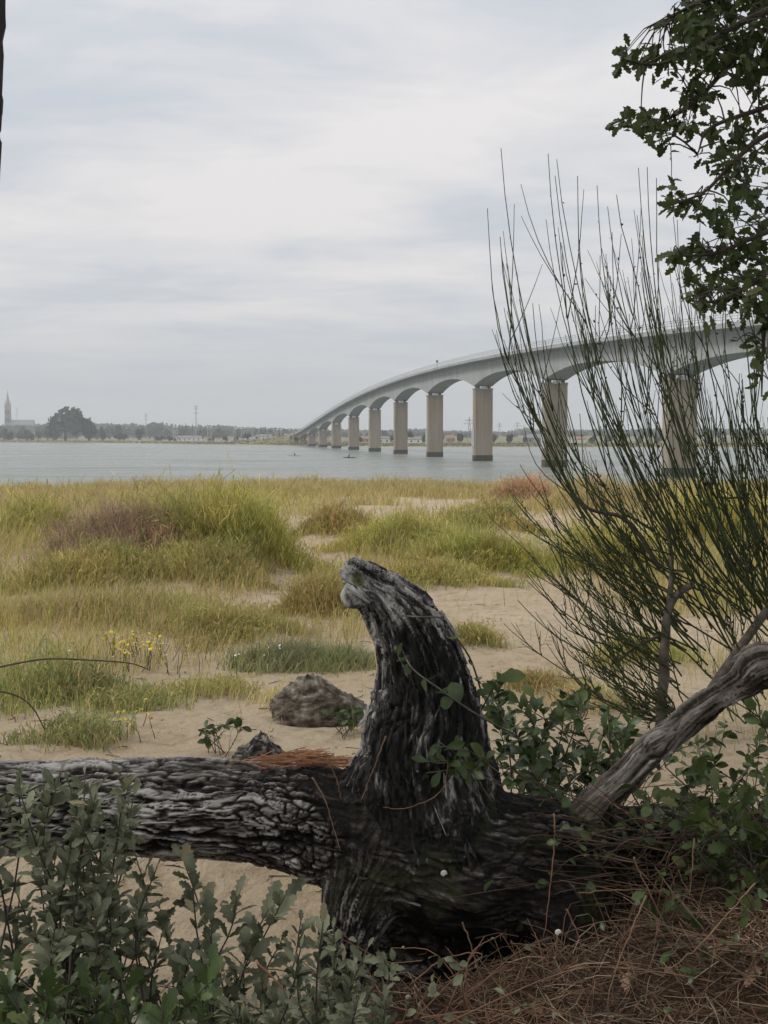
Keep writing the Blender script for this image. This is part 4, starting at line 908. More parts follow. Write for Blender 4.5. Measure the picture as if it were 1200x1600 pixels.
def clump(c, g0, i):
    px, py, wpx, hpx, pal, nb, label = c; r = np.random.default_rng(900 + i); k = g0[1] / FPX; R = wpx * k; H = hpx * k
    n = int(nb * 1.7); rr = np.sqrt(r.random(n)); a = r.uniform(0, 6.283, n); wv = 1 + 0.3 * np.sin(a * 3 + i) + 0.15 * np.sin(a * 7 + 2 * i)
    x = g0[0] + 1.1 * R * rr * np.cos(a) * wv; y = g0[1] + 0.6 * R + R * 0.9 * rr * np.sin(a) * wv
    # sub-tufts
    nt = max(6, n // 70); tx = r.choice(n, nt); own = r.integers(0, nt, n); m = r.random(n) < (0.75 if n > 900 else 0.4)
    x = np.where(m, x[tx][own] + r.normal(0, 0.07 + R * 0.05, n), x); y = np.where(m, y[tx][own] + r.normal(0, 0.07 + R * 0.05, n), y)
    th = r.uniform(0.55, 1.1, nt)[own]; z = ground_z(x, y) - 0.01
    dc = np.sqrt(((x - g0[0]) / R) ** 2 + ((y - g0[1] - 0.6 * R) / (R * 0.9)) ** 2); prof = np.clip(1.05 - 0.55 * dc ** 2, 0.25, 1.05)
    h = np.maximum(0.12, 0.95 * H * prof * np.where(m, th, 0.7) * r.uniform(0.6, 1.1, n))
    wid = 0.0009 + 0.00020 * g0[1]
    if pal in ('weed', 'blue'): wid *= 1.3; h = h * r.uniform(0.4, 1.25, nt)[own]
    bd = np.zeros((nt, 3)); bd[:, :2] = r.normal(0, 0.30, (nt, 2)); bd = bd[own]
    v, f, col = blades(np.stack([x, y, z], 1), h, 0.38, wid, PAL[pal], r, bend=bd)
    # tufts differ in tint
    tint = r.uniform(0.72, 1.25, (nt, 1)) * r.uniform(0.9, 1.1, (nt, 3)); col *= np.repeat(tint[own], 6, 0)
    if pal not in ('straw', 'blue'):
        vb = v.reshape(n, 6, 3); kk = np.nonzero(r.random(n) < 0.6)[0]; kk = np.repeat(kk, 2); u_ = r.random(len(kk))[:, None]
        b_ = (vb[kk, 2] + vb[kk, 3]) / 2 * (1 - u_) + vb[kk, 4] * u_; d_ = r.normal(0, 0.5, (len(kk), 3)) + [0, 0, 0.9]; d_ /= np.linalg.norm(d_, axis=1)[:, None]
        L_ = (h[kk] * r.uniform(0.10, 0.26, len(kk)))[:, None]; s_ = np.cross(d_, r.normal(size=d_.shape)); s_ /= np.linalg.norm(s_, axis=1)[:, None]; w_ = wid * 1.3
        vl = np.stack([b_ - s_ * w_ * 0.5, b_ + s_ * w_ * 0.5, b_ + d_ * L_ + s_ * w_ * 0.9, b_ + d_ * L_ - s_ * w_ * 0.9], 1).reshape(-1, 3)
        f = np.concatenate([f, np.arange(len(vl)).reshape(-1, 4) + len(v)]); v = np.concatenate([v, vl]); col = np.concatenate([col, np.repeat(col.reshape(n, 6, 3)[kk, 0] * r.uniform(0.85, 1.3, (len(kk), 1)), 4, 0)])
    solo('grass_tuft', v, f, MAT['grass'], g0, label, 'grass', 'grass tufts on the dune', col=col)
for i, c in enumerate(CLUMPS): clump(c, CL[i], i)
def dune_grass():
    r = np.random.default_rng(42); Vs, Fs, Cs = [], [], []; off = 0
    n = 330000; y = 6.2 + (40.5 - 6.2) * r.random(n) ** 0.85; x = r.uniform(-0.38, 0.40, n) * y
    p = np.stack([x, y, 0 * x], 1); den = fbm(p / 2.6, 4, 55); pp = PX(np.stack([x, y, ground_z(x, y)], 1))
    # bare sand areas read from the photograph (pixel x, y, half sizes)
    keep = np.full(n, 0.36) + 4.0 * (den - 0.5) + 0.35 * sm(450, 300, pp[:, 0])
    for (a, b, w, h, s) in [(820, 985, 190, 62, 1.6), (330, 1130, 260, 50, 1.5), (420, 965, 75, 32, 1.2), (740, 1060, 260, 60, 1.1), (505, 850, 60, 38, 0.9), (820, 880, 70, 40, 1.0), (20, 975, 50, 14, 0.6), (640, 805, 230, 26, 0.85), (860, 840, 120, 30, 0.7), (480, 900, 60, 30, 0.6), (150, 1170, 400, 40, 1.6), (900, 1100, 200, 60, 0.9), (560, 815, 60, 14, 0.8), (60, 880, 60, 14, .6), (720, 795, 60, 14, .6)]:
        keep -= s * np.exp(-(((pp[:, 0] - a) / w) ** 2 + ((pp[:, 1] - b) / h) ** 2) ** 2)
    keep += 0.55 * np.exp(-(((pp[:, 0] - 180) / 330) ** 2 + ((pp[:, 1] - 1000) / 60) ** 2) ** 2)
    keep += 0.9 * sm(33, 36, y) + 0.1 * sm(15, 25, y); keep = np.clip(keep, 0.012, 1) * np.interp(y, [6, 12, 40], [0.45, 0.8, 1.0])
    ok = (r.random(n) < keep) & (y < 40.3); x, y = x[ok], y[ok]; z = ground_z(x, y) - 0.01; n = len(x)
    kind = fbm(np.stack([x, y, 0 * x], 1) / 3.5, 3, 66)
    far = sm(20, 33, y); den2 = np.clip(fbm(np.stack([x, y, 0 * x], 1) / 1.1, 3, 58) * 1.6 - 0.3, 0, 1.2)
    kind = kind * (1 - far) + far * (0.40 + 0.11 * vnoise(np.stack([x, y, 0 * x], 1) / 3.0, 68))
    order = np.where(kind + 0.10 * r.normal(size=n) > 0.52, 0, np.where(kind + 0.08 * r.normal(size=n) > 0.40, 1, 2))
    for a, pal in enumerate(('olive', 'straw', 'green')):
        mk = order == a
        if not mk.any(): continue
        hh = r.uniform(0.10, 0.40, mk.sum()) * np.interp(y[mk], [6, 10, 30, 37, 41], [0.7, 0.9, 1.1, 1.2, 1.0]) * (0.5 + den2[mk])
        v, f, c = blades(np.stack([x, y, z], 1)[mk], hh, 0.42, 0.0008 + 0.00018 * y[mk], PAL[pal] if pal != 'straw' else PAL['straw'] + PAL['red'][:1], r)
        Vs.append(v); Fs.append(f + off); Cs.append(c); off += len(v)
    solo('dune_grass', np.concatenate(Vs), np.concatenate(Fs), MAT['grass'], (0, 20, 0), 'thin dry grass scattered all over the sandy dune', 'grass', kind='stuff', col=np.concatenate(Cs))
dune_grass()
def flowers(name, px, py, wpx, hpx, n, mat, size, label, stem_pal, hz, seed):
    r = np.random.default_rng(seed); g0 = GP(px, py + hpx, 5.2, 30); root = thing(name, label, 'flowers', g0)
    a = r.uniform(0, 6.28, n); q = np.sqrt(r.random(n)); P = np.array([GP(px + wpx * k * math.cos(t), py + hpx * (0.6 + 0.6 * k * math.sin(t)), 5.2, 30) for k, t in zip(q, a)])
    h = r.uniform(0.5, 1.0, n) * hz; top = P + np.stack([r.normal(0, .04, n), r.normal(0, .03, n), h], 1); g = G()
    for b, t in zip(P, top): g.add(*tube(np.array([b - [0, 0, .02], (b + t) / 2 + r.normal(0, .01, 3), t]), [0.0025, 0.002, 0.0015], 4))
    part('stem', g.V, g.F, MAT['broom'], root)
    ca = np.linspace(0, 2 * math.pi, 8, endpoint=False); tv = np.concatenate([[[0, 0, 0.25]], np.stack([np.cos(ca), np.sin(ca), 0.2 * np.cos(ca * 4)], 1)])
    tf = np.array([[0, 1 + i, 1 + (i + 1) % 8, 1 + (i + 2) % 8] for i in range(0, 8, 2)])
    me = mesh_np('flower_head', tv, tf, MAT[mat])
    for t in top:
        for e in range(3 if mat == 'yellow' else 1):
            o = link('flower_head', me, root); d = (t + (r.normal(0, size * 1.3, 3) if e else 0)) - g0; o.location = tuple(d); s = size * r.uniform(0.6, 1.2); o.scale = (s, s, s)
            o.rotation_euler = (r.normal(0.5, 0.4), r.normal(0, 0.4), r.uniform(0, 6))
flowers('ragwort', 210, 1020, 48, 26, 30, 'yellow', 0.014, 'yellow flowering weed on the dune at left', None, 0.22, 1)
flowers('yellow_weed', 200, 1130, 70, 30, 7, 'yellow', 0.012, 'few yellow flowers low on the sand behind the log', None, 0.15, 2)
flowers('white_weed', 300, 1030, 160, 24, 34, 'whitepetal', 0.009, 'tiny white flowers dotted through the grass right of the yellow ones', None, 0.2, 3)
flowers('white_weed', 60, 1050, 70, 34, 7, 'whitepetal', 0.012, 'few white flowers at the left edge below the dry runner', None, 0.22, 4)

# ------------------------------------------------------------------ leaves
def leaf_template(lobes=4, width=0.42, depth=0.30, fold=0.18, curl=0.12, n=13):
    """lobed blade of length 1 along +y, folded along the midrib; quads"""
    t = np.linspace(0, 1, n); env = width * np.sin(np.clip(t, 0, 1) * math.pi) ** 0.7 * (0.6 + 0.5 * t)
    w = env * (1 - depth * (0.5 + 0.5 * np.cos(t * lobes * 2 * math.pi))); w[0] = 0.015; w[-1] = 0.01
    yy = t; zc = -curl * t ** 2
    c = np.stack([0 * t, yy, zc], 1); l = np.stack([-w, yy + 0.05 * w, zc + fold * w], 1); r = np.stack([w, yy + 0.05 * w, zc + fold * w], 1)
    v = np.concatenate([c, l, r]); i = np.arange(n - 1)
    f = np.concatenate([np.stack([i, i + 1, n + i + 1, n + i], 1), np.stack([i + 1, i, 2 * n + i, 2 * n + i + 1], 1)])
    return v, f
OAKL = leaf_template(4, 0.34, 0.42, 0.2, 0.15, 17); SHRL = leaf_template(3, 0.24, 0.28, 0.25, 0.2, 13); BRAL = leaf_template(6, 0.36, 0.16, 0.25, 0.3, 19); PLAIN = leaf_template(1, 0.30, 0.0, 0.25, 0.2, 9)
def leaf_parts(name, T, mat, pos, dirs, ups, size, parent, r, max_obj=300, prio=None):
    """the largest-showing leaves one by one, the rest joined"""
    n = len(pos); M = rotmats(dirs, ups, r.normal(0, 0.5, n)); tv, tf = T
    idx = np.argsort(-(prio if prio is not None else size)); a, b = idx[:max_obj], idx[max_obj:]
    me = mesh_np(name, tv, tf, mat); base = WL[parent]
    for i in a:
        o = link(name, me, parent); X = M[i] * size[i]; p = pos[i] - base
        o.matrix_basis = Matrix(((X[0, 0], X[0, 1], X[0, 2], p[0]), (X[1, 0], X[1, 1], X[1, 2], p[1]), (X[2, 0], X[2, 1], X[2, 2], p[2]), (0, 0, 0, 1)))
    if len(b):
        v, f = stamp(tv, tf, M[b], pos[b], size[b]); part('foliage', v, f, mat, parent, kind='stuff')

# ------------------------------------------------------------------ oak at the upper right
OAK_IN = [  # pixel blobs the leaves fill: cx, cy, rx, ry, density
    (1150, 50, 95, 75, 3.0), (1075, 45, 38, 50, 1.1), (1005, 105, 42, 30, 1.0), (1085, 115, 45, 40, 1.2), (1060, 30, 28, 25, 0.6), (1190, 120, 30, 40, 1.0), (1100, 190, 40, 45, 0.9), (1010, 200, 52, 20, 0.9), (1050, 215, 30, 20, 0.5), (1110, 240, 30, 35, 0.6),
    (1180, 185, 40, 25, 0.7), (1160, 230, 45, 45, 0.9), (1195, 290, 35, 60, 1.0), (1130, 300, 40, 26, 0.8), (1070, 310, 32, 20, 0.7), (1110, 340, 30, 30, 0.5), (1165, 350, 50, 50, 1.2), (1080, 385, 32, 24, 0.7), (1110, 420, 45, 40, 1.2), (1165, 430, 45, 60, 1.5), (1090, 455, 28, 22, 0.6), (1130, 480, 35, 30, 0.7), (1190, 500, 30, 60, 1.2), (1195, 580, 18, 50, 0.7), (1160, 520, 20, 25, 0.3), (985, 95, 24, 16, 1.7), (1032, 108, 24, 20, 1.5), (985, 192, 26, 11, 1.8), (1032, 198, 26, 14, 1.7), (1058, 316, 20, 13, 1.6), (1066, 400, 20, 12, 1.6), (1085, 468, 20, 12, 1.4)]
OAK_LIMBS = [
    [(1330, -60), (1240, 10), (1185, 55), (1140, 100), (1085, 160), (1030, 190), (970, 198)],
    [(1330, -60), (1230, 0), (1150, 40), (1090, 75), (1030, 100), (975, 95)],
    [(1330, -60), (1220, -30), (1130, -10), (1060, 20), (1040, 40)],
    [(1340, 160), (1260, 190), (1190, 215), (1140, 260), (1100, 300), (1050, 320)],
    [(1340, 160), (1250, 150), (1190, 170), (1110, 200), (1090, 240)],
    [(1340, 330), (1260, 340), (1180, 370), (1120, 395), (1060, 400)],
    [(1340, 330), (1240, 390), (1180, 440), (1120, 470), (1080, 470)],
    [(1340, 330), (1250, 430), (1200, 500), (1192, 560), (1190, 620)]]
def oak():
    r = np.random.default_rng(17); base = np.array([2.75, 5.6, 0.0]); base[2] = gz(base[0], base[1])
    root = thing('oak_tree', 'oak reaching in with lobed leaves at the upper right', 'tree', base)
    tr = spline(np.array([[2.75, 5.6, base[2] - 0.2], [2.65, 5.55, 1.2], [2.6, 5.4, 2.6], [2.45, 5.2, 4.0], [2.2, 5.0, 5.5]]), 30)
    v, f = tube(tr, np.linspace(0.17, 0.06, 30), 14); rr = 1 + 0.25 * (fbm(v * 9, 3, 3) - 0.5); part('trunk', v, f, MAT['greystem'], root, smooth=True)
    ends = []; g = G(); allpts = []
    for li, L in enumerate(OAK_LIMBS):
        d0 = 5.1 + 0.5 * (r.random() - 0.5); P = np.array([W(a, b, d0 - 0.05 * i) for i, (a, b) in enumerate(L)])
        st = tr[np.argmin(np.abs(tr[:, 2] - (P[0][2] - 0.1)))]; P = np.concatenate([[st], P]); S = spline(P, 50)
        part('limb', *tube(S, np.linspace(0.020, 0.003, 50), 6), MAT['stem'], root, smooth=True); allpts.append(S)
    pts = np.concatenate(allpts); pos, dr = [], []
    for cx, cy, rx, ry, den in OAK_IN:
        for _ in range(int(round(den * 7.0 * (rx * ry) / 1400)) + 1):
            a = r.uniform(0, 6.28); q = math.sqrt(r.random()); c = W(cx + rx * q * math.cos(a), cy + ry * q * math.sin(a), 5.1 + r.normal(0, 0.22))
            k = np.argmin(((pts - c) ** 2).sum(1)); s = pts[k]; d = c - s; L = np.linalg.norm(d) + 1e-6
            m = (s + c) / 2 + r.normal(0, 0.015, 3) + np.array([0, 0, 0.03]); g.add(*tube(spline(np.array([s, m, c]), 5), np.linspace(0.0035, 0.0016, 5), 4))
            d /= L
            for _2 in range(int(r.integers(5, 9))):
                e = d * 0.7 + r.normal(0, 0.75, 3) + np.array([-0.1, -0.1, -0.15]); pos.append(c + r.normal(0, 0.014, 3) - d * 0.05 * r.random()); dr.append(e)
    # crown outside the frame, above and to the right, over the viewer
    n0 = len(pos); c = np.array([1.9, 3.4, 4.7]); R = np.array([2.5, 3.0, 1.3])
    q = r.normal(size=(2000, 3)); q /= np.linalg.norm(q, axis=1)[:, None]; q = c + q * R * r.uniform(0.35, 1, (2000, 1)) ** 0.5
    ip = PX(q); out = ~((ip[:, 0] > -60) & (ip[:, 0] < 1215) & (ip[:, 1] > -20) & (ip[:, 1] < 1700)); q = q[out]
    for b in q:
        k = 6
        for e in r.normal(size=(k, 3)): pos.append(b + r.normal(0, 0.05, 3)); dr.append(e + np.array([0, 0, -0.3]))
    for i in range(26):
        b = q[r.integers(len(q))]; s = tr[r.integers(12, 30)]; part('limb', *tube(spline(np.array([s, (s + b) / 2 + [0, 0, 0.25], b]), 10), np.linspace(0.014, 0.004, 10), 5), MAT['stem'], root)
    part('twig', g.V, g.F, MAT['stem'], root, kind='stuff')
    pos = np.array(pos); dr = np.array(dr); n = len(pos); size = r.uniform(0.036, 0.068, n)
    ups = np.tile([0, -0.35, 1.0], (n, 1)) + r.normal(0, 0.55, (n, 3)); ups[:n0] += np.array([0, -0.5, 0])
    prio = size * (np.arange(n) < n0); leaf_parts('leaf', OAKL, MAT['oakleaf'], pos, dr, ups, size, root, r, 300, prio)
oak()

# ------------------------------------------------------------------ pines whose crowns shade the foreground
def pine(base, axis, rad, crown_c, crown_r, n, label, seed):
    r = np.random.default_rng(seed); root = thing('pine_tree', label, 'tree', base, None)
    S = spline(np.array(axis), 160); v, f = tube(S, np.interp(np.linspace(0, 1, 160), [0, 0.1, 1], [rad * 1.25, rad, rad * 0.35]), 40)
    cen = np.repeat(S, 40, 0); k = len(S) * 40; d = v[:k] - cen; F1, F2, ID = worley(v[:k] * np.array([16, 16, 6.0]), 5)
    v[:k] = cen + d * (1 + 0.16 * sm(0, 0.3, F2 - F1)[:, None] * (0.5 + ID[:, None]) - 0.08)
    part('trunk', v, f, MAT['pinebark'], root, smooth=False)
    q = r.normal(size=(n, 3)); q /= np.linalg.norm(q, axis=1)[:, None]; q = np.array(crown_c) + q * np.array(crown_r) * r.uniform(0.1, 1, (n, 1)) ** 0.4
    ip = PX(q); bad = (ip[:, 0] > -120) & (ip[:, 0] < 1320) & (ip[:, 1] > -120) & (ip[:, 1] < 1700); q = q[~bad]
    for i in range(22):
        b = q[r.integers(len(q))]; s = S[int(r.uniform(0.72, 0.98) * 159)]; part('limb', *tube(spline(np.array([s, (s + b) / 2 + [0, 0, -0.1], b]), 10), np.linspace(0.05, 0.012, 10), 6), MAT['pinebark'], root)
    k = 16; d = r.normal(size=(len(q) * k, 3)) + np.array([0, 0, 0.4]); bpos = np.repeat(q, k, 0); d /= np.linalg.norm(d, axis=1)[:, None]
    tv = np.array([[-0.018, 0, 0], [0.018, 0, 0], [0.022, 0.6, 0.02], [-0.022, 0.6, 0.02], [0.005, 1, 0], [-0.005, 1, 0]]); tf = np.array([[0, 1, 2, 3], [3, 2, 4, 5]])
    v, f = stamp(tv, tf, rotmats(d, r.normal(size=d.shape)), bpos, r.uniform(0.16, 0.26, len(d))); part('crown', v, f, MAT['needle'], root, kind='stuff')
e0, e1 = W(12, 0, 3.5), W(0, 210, 3.5); rad = 0.15; sl = (e0[0] - e1[0]) / (e0[2] - e1[2])
bx0 = e1[0] - 0.75 * rad - 0.021; ax = [(bx0 + sl * (z - e1[2]) * (1 if z > e1[2] else 1.4), 3.5 + 0.02 * z, z) for z in (-0.75, 0.6, 1.8, 2.8, 4.2, 6.0, 8.2)]
pine((ax[0][0], 3.5, gz(ax[0][0], 3.5)), ax, rad, (-0.6, 1.6, 7.6), (4.2, 3.6, 1.5), 3000, 'dark pine trunk at the upper left edge', 4)

# ------------------------------------------------------------------ broom
def broom():
    r = np.random.default_rng(23); D0 = 6.0; b0 = GP(1062, 1160, 5.0, 7.5); D0 = float(b0[1]); root = thing('broom_shrub', 'tall broom shrub with bundles of thin green upright twigs at right', 'shrub', b0)
    # stout stems
    stems = [[(1030, 1150), (1035, 1080), (1040, 1010), (1046, 950), (1062, 925), (1085, 912)], [(1062, 1160), (1110, 1080), (1165, 1000), (1215, 930), (1260, 860)], [(1046, 950), (1050, 880), (1040, 800)],
             [(1031, 992), (1005, 1003), (980, 1020), (955, 1038)], [(872, 712), (878, 740), (892, 768), (915, 788), (945, 800), (975, 812), (1000, 840), (1030, 890)], [(1085, 912), (1075, 892), (1050, 888), (1022, 890)]]
    rad = [(0.032, 0.018), (0.03, 0.02), (0.018, 0.008), (0.010, 0.006), (0.006, 0.013), (0.006, 0.004)]
    for L, (ra, rb) in zip(stems, rad):
        S = spline(np.array([W(a, b, D0 - 0.05) for a, b in L]), 40); S += (fbm(S * 9 + 3, 2, 5)[:, None] - 0.5) * 0.03
        part('stem', *tube(S, np.linspace(ra, rb, 40), 8), MAT['greystem' if ra > 0.012 else 'stem'], root, smooth=True)
    tips = [(757, 315), (780, 235), (772, 390), (845, 230), (846, 345), (870, 255), (893, 280), (920, 285), (940, 330), (975, 310), (963, 355), (1003, 265), (1017, 255), (1021, 270), (1048, 340), (1060, 335), (1085, 340), (995, 385), (1008, 380), (1100, 400), (1130, 380), (1160, 420), (1185, 400),
            (800, 425), (832, 480), (795, 545), (835, 600), (900, 420), (880, 390), (925, 400), (950, 440), (905, 470), (1020, 390), (1040, 420), (1070, 430), (1120, 470), (1180, 540), (1225, 500), (985, 430), (860, 520), (880, 600), (940, 560), (1000, 520), (1060, 520), (1100, 560), (1150, 620), (1190, 660), (1220, 720), (1145, 165)]
    low = [(792, 757), (838, 868), (800, 800), (852, 960), (815, 850), (870, 900), (905, 830), (888, 1000), (930, 900), (860, 760), (900, 700), (925, 960), (960, 850), (945, 740), (1000, 760), (1180, 850), (1210, 900), (1150, 880), (1100, 860), (1130, 940), (1180, 960), (1090, 990), (960, 980), (985, 940), (1010, 1060), (940, 1050), (1150, 760), (1200, 780), (1080, 780), (1040, 700), (826, 905), (845, 820), (880, 850), (805, 720), (835, 760), (870, 700), (900, 940), (915, 1010), (950, 900), (1160, 700), (1110, 720), (1190, 720), (1060, 640), (1120, 640), (1140, 560), (1170, 600), (1200, 640), (1215, 700), (1130, 700), (1175, 780), (1220, 820), (1205, 560)]
    g = G(); tw = []
    def add(S, r0, r1): tw.append(S); g.add(*tube(S, np.linspace(r0, r1, len(S)), 4))
    lead = []
    for i, (tx, ty) in enumerate(tips + low):
        hi = i < len(tips)
        for rep in range(2 if (not hi or i % 5 == 0) else 1):
            if rep: tx2, ty2 = tx + r.normal(0, 26), ty + abs(r.normal(0, 60)) + 25
            else: tx2, ty2 = tx, ty
            f_ = np.clip((tx2 - 760) / 450, 0, 1)
            if hi: bx = 1075 + 200 * f_ + r.normal(0, 24); by = 985 - 60 * f_ + r.normal(0, 50)
            else: bx = min(max(1040 + r.normal(0, 30), tx2 + 60), 1260); by = min(1120, ty2 + 190 + r.normal(0, 30))
            dx, dy = bx - tx2, by - ty2; dep0 = D0 + r.normal(0, 0.10); dep1 = D0 + r.normal(0, 0.32)
            cx, cy = tx2 + dx * ((0.02 + 0.12 * r.random()) if hi else 0.38), ty2 + dy * ((0.50 + 0.14 * r.random()) if hi else 0.62)
            t = np.linspace(0, 1, 14)[:, None]; P2 = (1 - t) ** 2 * np.array([bx, by]) + 2 * t * (1 - t) * np.array([cx, cy]) + t ** 2 * np.array([tx2, ty2])
            P2 += (np.stack([vnoise(np.stack([t[:, 0] * 4 + i, t[:, 0] * 0 + rep, t[:, 0] * 0], 1), 5), vnoise(np.stack([t[:, 0] * 4 + i, t[:, 0] * 0 + rep, t[:, 0] * 0], 1), 6)], 1) - 0.5) * 26
            S = np.array([W(a, b, dep0 + (dep1 - dep0) * u) for (a, b), u in zip(P2, t[:, 0])]); add(S, 0.0052, 0.0018); lead.append((S, hi))
    for S, hi in lead:
        T = np.gradient(S, axis=0); T /= np.linalg.norm(T, axis=1)[:, None]; L = np.linalg.norm(np.diff(S, axis=0), axis=1).sum()
        for _ in range(int(r.integers(3, 7)) if hi else 5):
            u = r.uniform(0.10, 0.80) ** 1.15; k = int(u * 13); p = S[k]; d = T[k] + np.array([r.normal(-0.05, 0.32), r.normal(0, 0.3), r.normal(0, 0.12)]); d /= np.linalg.norm(d)
            l = L * r.uniform(0.14, 0.34) * (1.1 - 0.4 * u); up = np.array([0, 0, 1.0]) * 0.75 + T[min(k + 3, 13)] * 0.5
            t = np.linspace(0, 1, 7)[:, None]; Q = p + d * l * t + (up - d * 0.6) * l * 0.40 * t ** 2 + r.normal(0, 0.002, (7, 3)); add(Q, 0.0032, 0.0014)
            for _2 in range(int(r.integers(0, 3))):
                j = int(r.integers(1, 4)); d2 = (Q[j + 1] - Q[j]); d2 /= np.linalg.norm(d2); d2 = d2 + r.normal(0, 0.25, 3); t = np.linspace(0, 1, 5)[:, None]; l2 = l * r.uniform(0.35, 0.6)
                add(Q[j] + d2 * l2 * t + np.array([0, 0, 0.25]) * l2 * t ** 2, 0.0024, 0.0012)
    part('twigs', g.V, g.F, MAT['broom'], root, kind='stuff')
    # sparse tiny leaves hugging the twigs
    P = np.concatenate([S[2:-1] for S in tw]); P = P[r.choice(len(P), 2600)]; n = len(P); tv, tf = PLAIN
    v, f = stamp(tv, tf, rotmats(r.normal(0, 0.6, (n, 3)) + [0, 0, 1], r.normal(size=(n, 3))), P, r.uniform(0.008, 0.020, n)); part('foliage', v, f, MAT['broom'], root, kind='stuff')
broom()

# ------------------------------------------------------------------ leafy shrubs in front
def leafy(name, label, base, stems, leafT, lsize, mat, seed, per=16, cat='shrub', rad=0.004, group=None, stemmat='stem', ang=0.9, objs=300):
    r = np.random.default_rng(seed); root = thing(name, label, cat, base, group); pos, dr, up = [], [], []; g = G()
    for S in stems:
        S = spline(np.array(S), 14); part('stem', *tube(S, np.linspace(rad, rad * 0.4, 14), 5), MAT[stemmat], root, smooth=True)
        T = np.gradient(S, axis=0); T /= np.linalg.norm(T, axis=1)[:, None]; L = np.linalg.norm(np.diff(S, axis=0), axis=1).sum(); n = max(3, int(per * L / 0.5)); ph = r.uniform(0, 6)
        for i in range(n):
            u = 0.18 + 0.82 * (i + r.random() * 0.5) / n; k = min(int(u * 13), 13); a = ph + i * 2.4 + r.normal(0, 0.8); t = T[k]
            x = np.cross(t, [0.3, 0.2, 1.0]); x /= np.linalg.norm(x) + 1e-9; y = np.cross(t, x); o = x * math.cos(a) + y * math.sin(a)
            d = o * ang + t * (0.35 + 0.7 * u) + r.normal(0, 0.35, 3); pos.append(S[k] + o * 0.003); dr.append(d); up.append(t + r.normal(0, 0.35, 3) + np.array([0, -0.2, 0.4]))
        pos.append(S[-1]); dr.append(T[-1] + r.normal(0, .2, 3)); up.append(np.array([0, -1, .4]))
    pos, dr, up = map(np.array, (pos, dr, up)); n = len(pos); size = lsize * r.uniform(0.35, 1.4, n); leaf_parts('leaf', leafT, MAT[mat], pos, dr, up, size, root, r, objs)
    return root
def stems_px(r, bx, by, tips, Y, spread=0.12, jit=1.0):
    """arching stems from a ground spot below pixel (bx,by) to pixel tips at depth about Y"""
    out = []
    for (tx, ty) in tips:
        d = Y + r.normal(0, spread); b = W(bx + r.normal(0, 30) * jit, by, Y + r.normal(0, spread * .6)); b[2] = gz(b[0], b[1]) - 0.01; t = W(tx, ty, d); m = (b * 0.55 + t * 0.45) + np.array([r.normal(0, .07), r.normal(0, .07), 0.06]); q = (b * .2 + t * .8) + np.array([r.normal(0, .03), r.normal(0, .03), 0.03]); out.append([b, m, q, t])
    return out
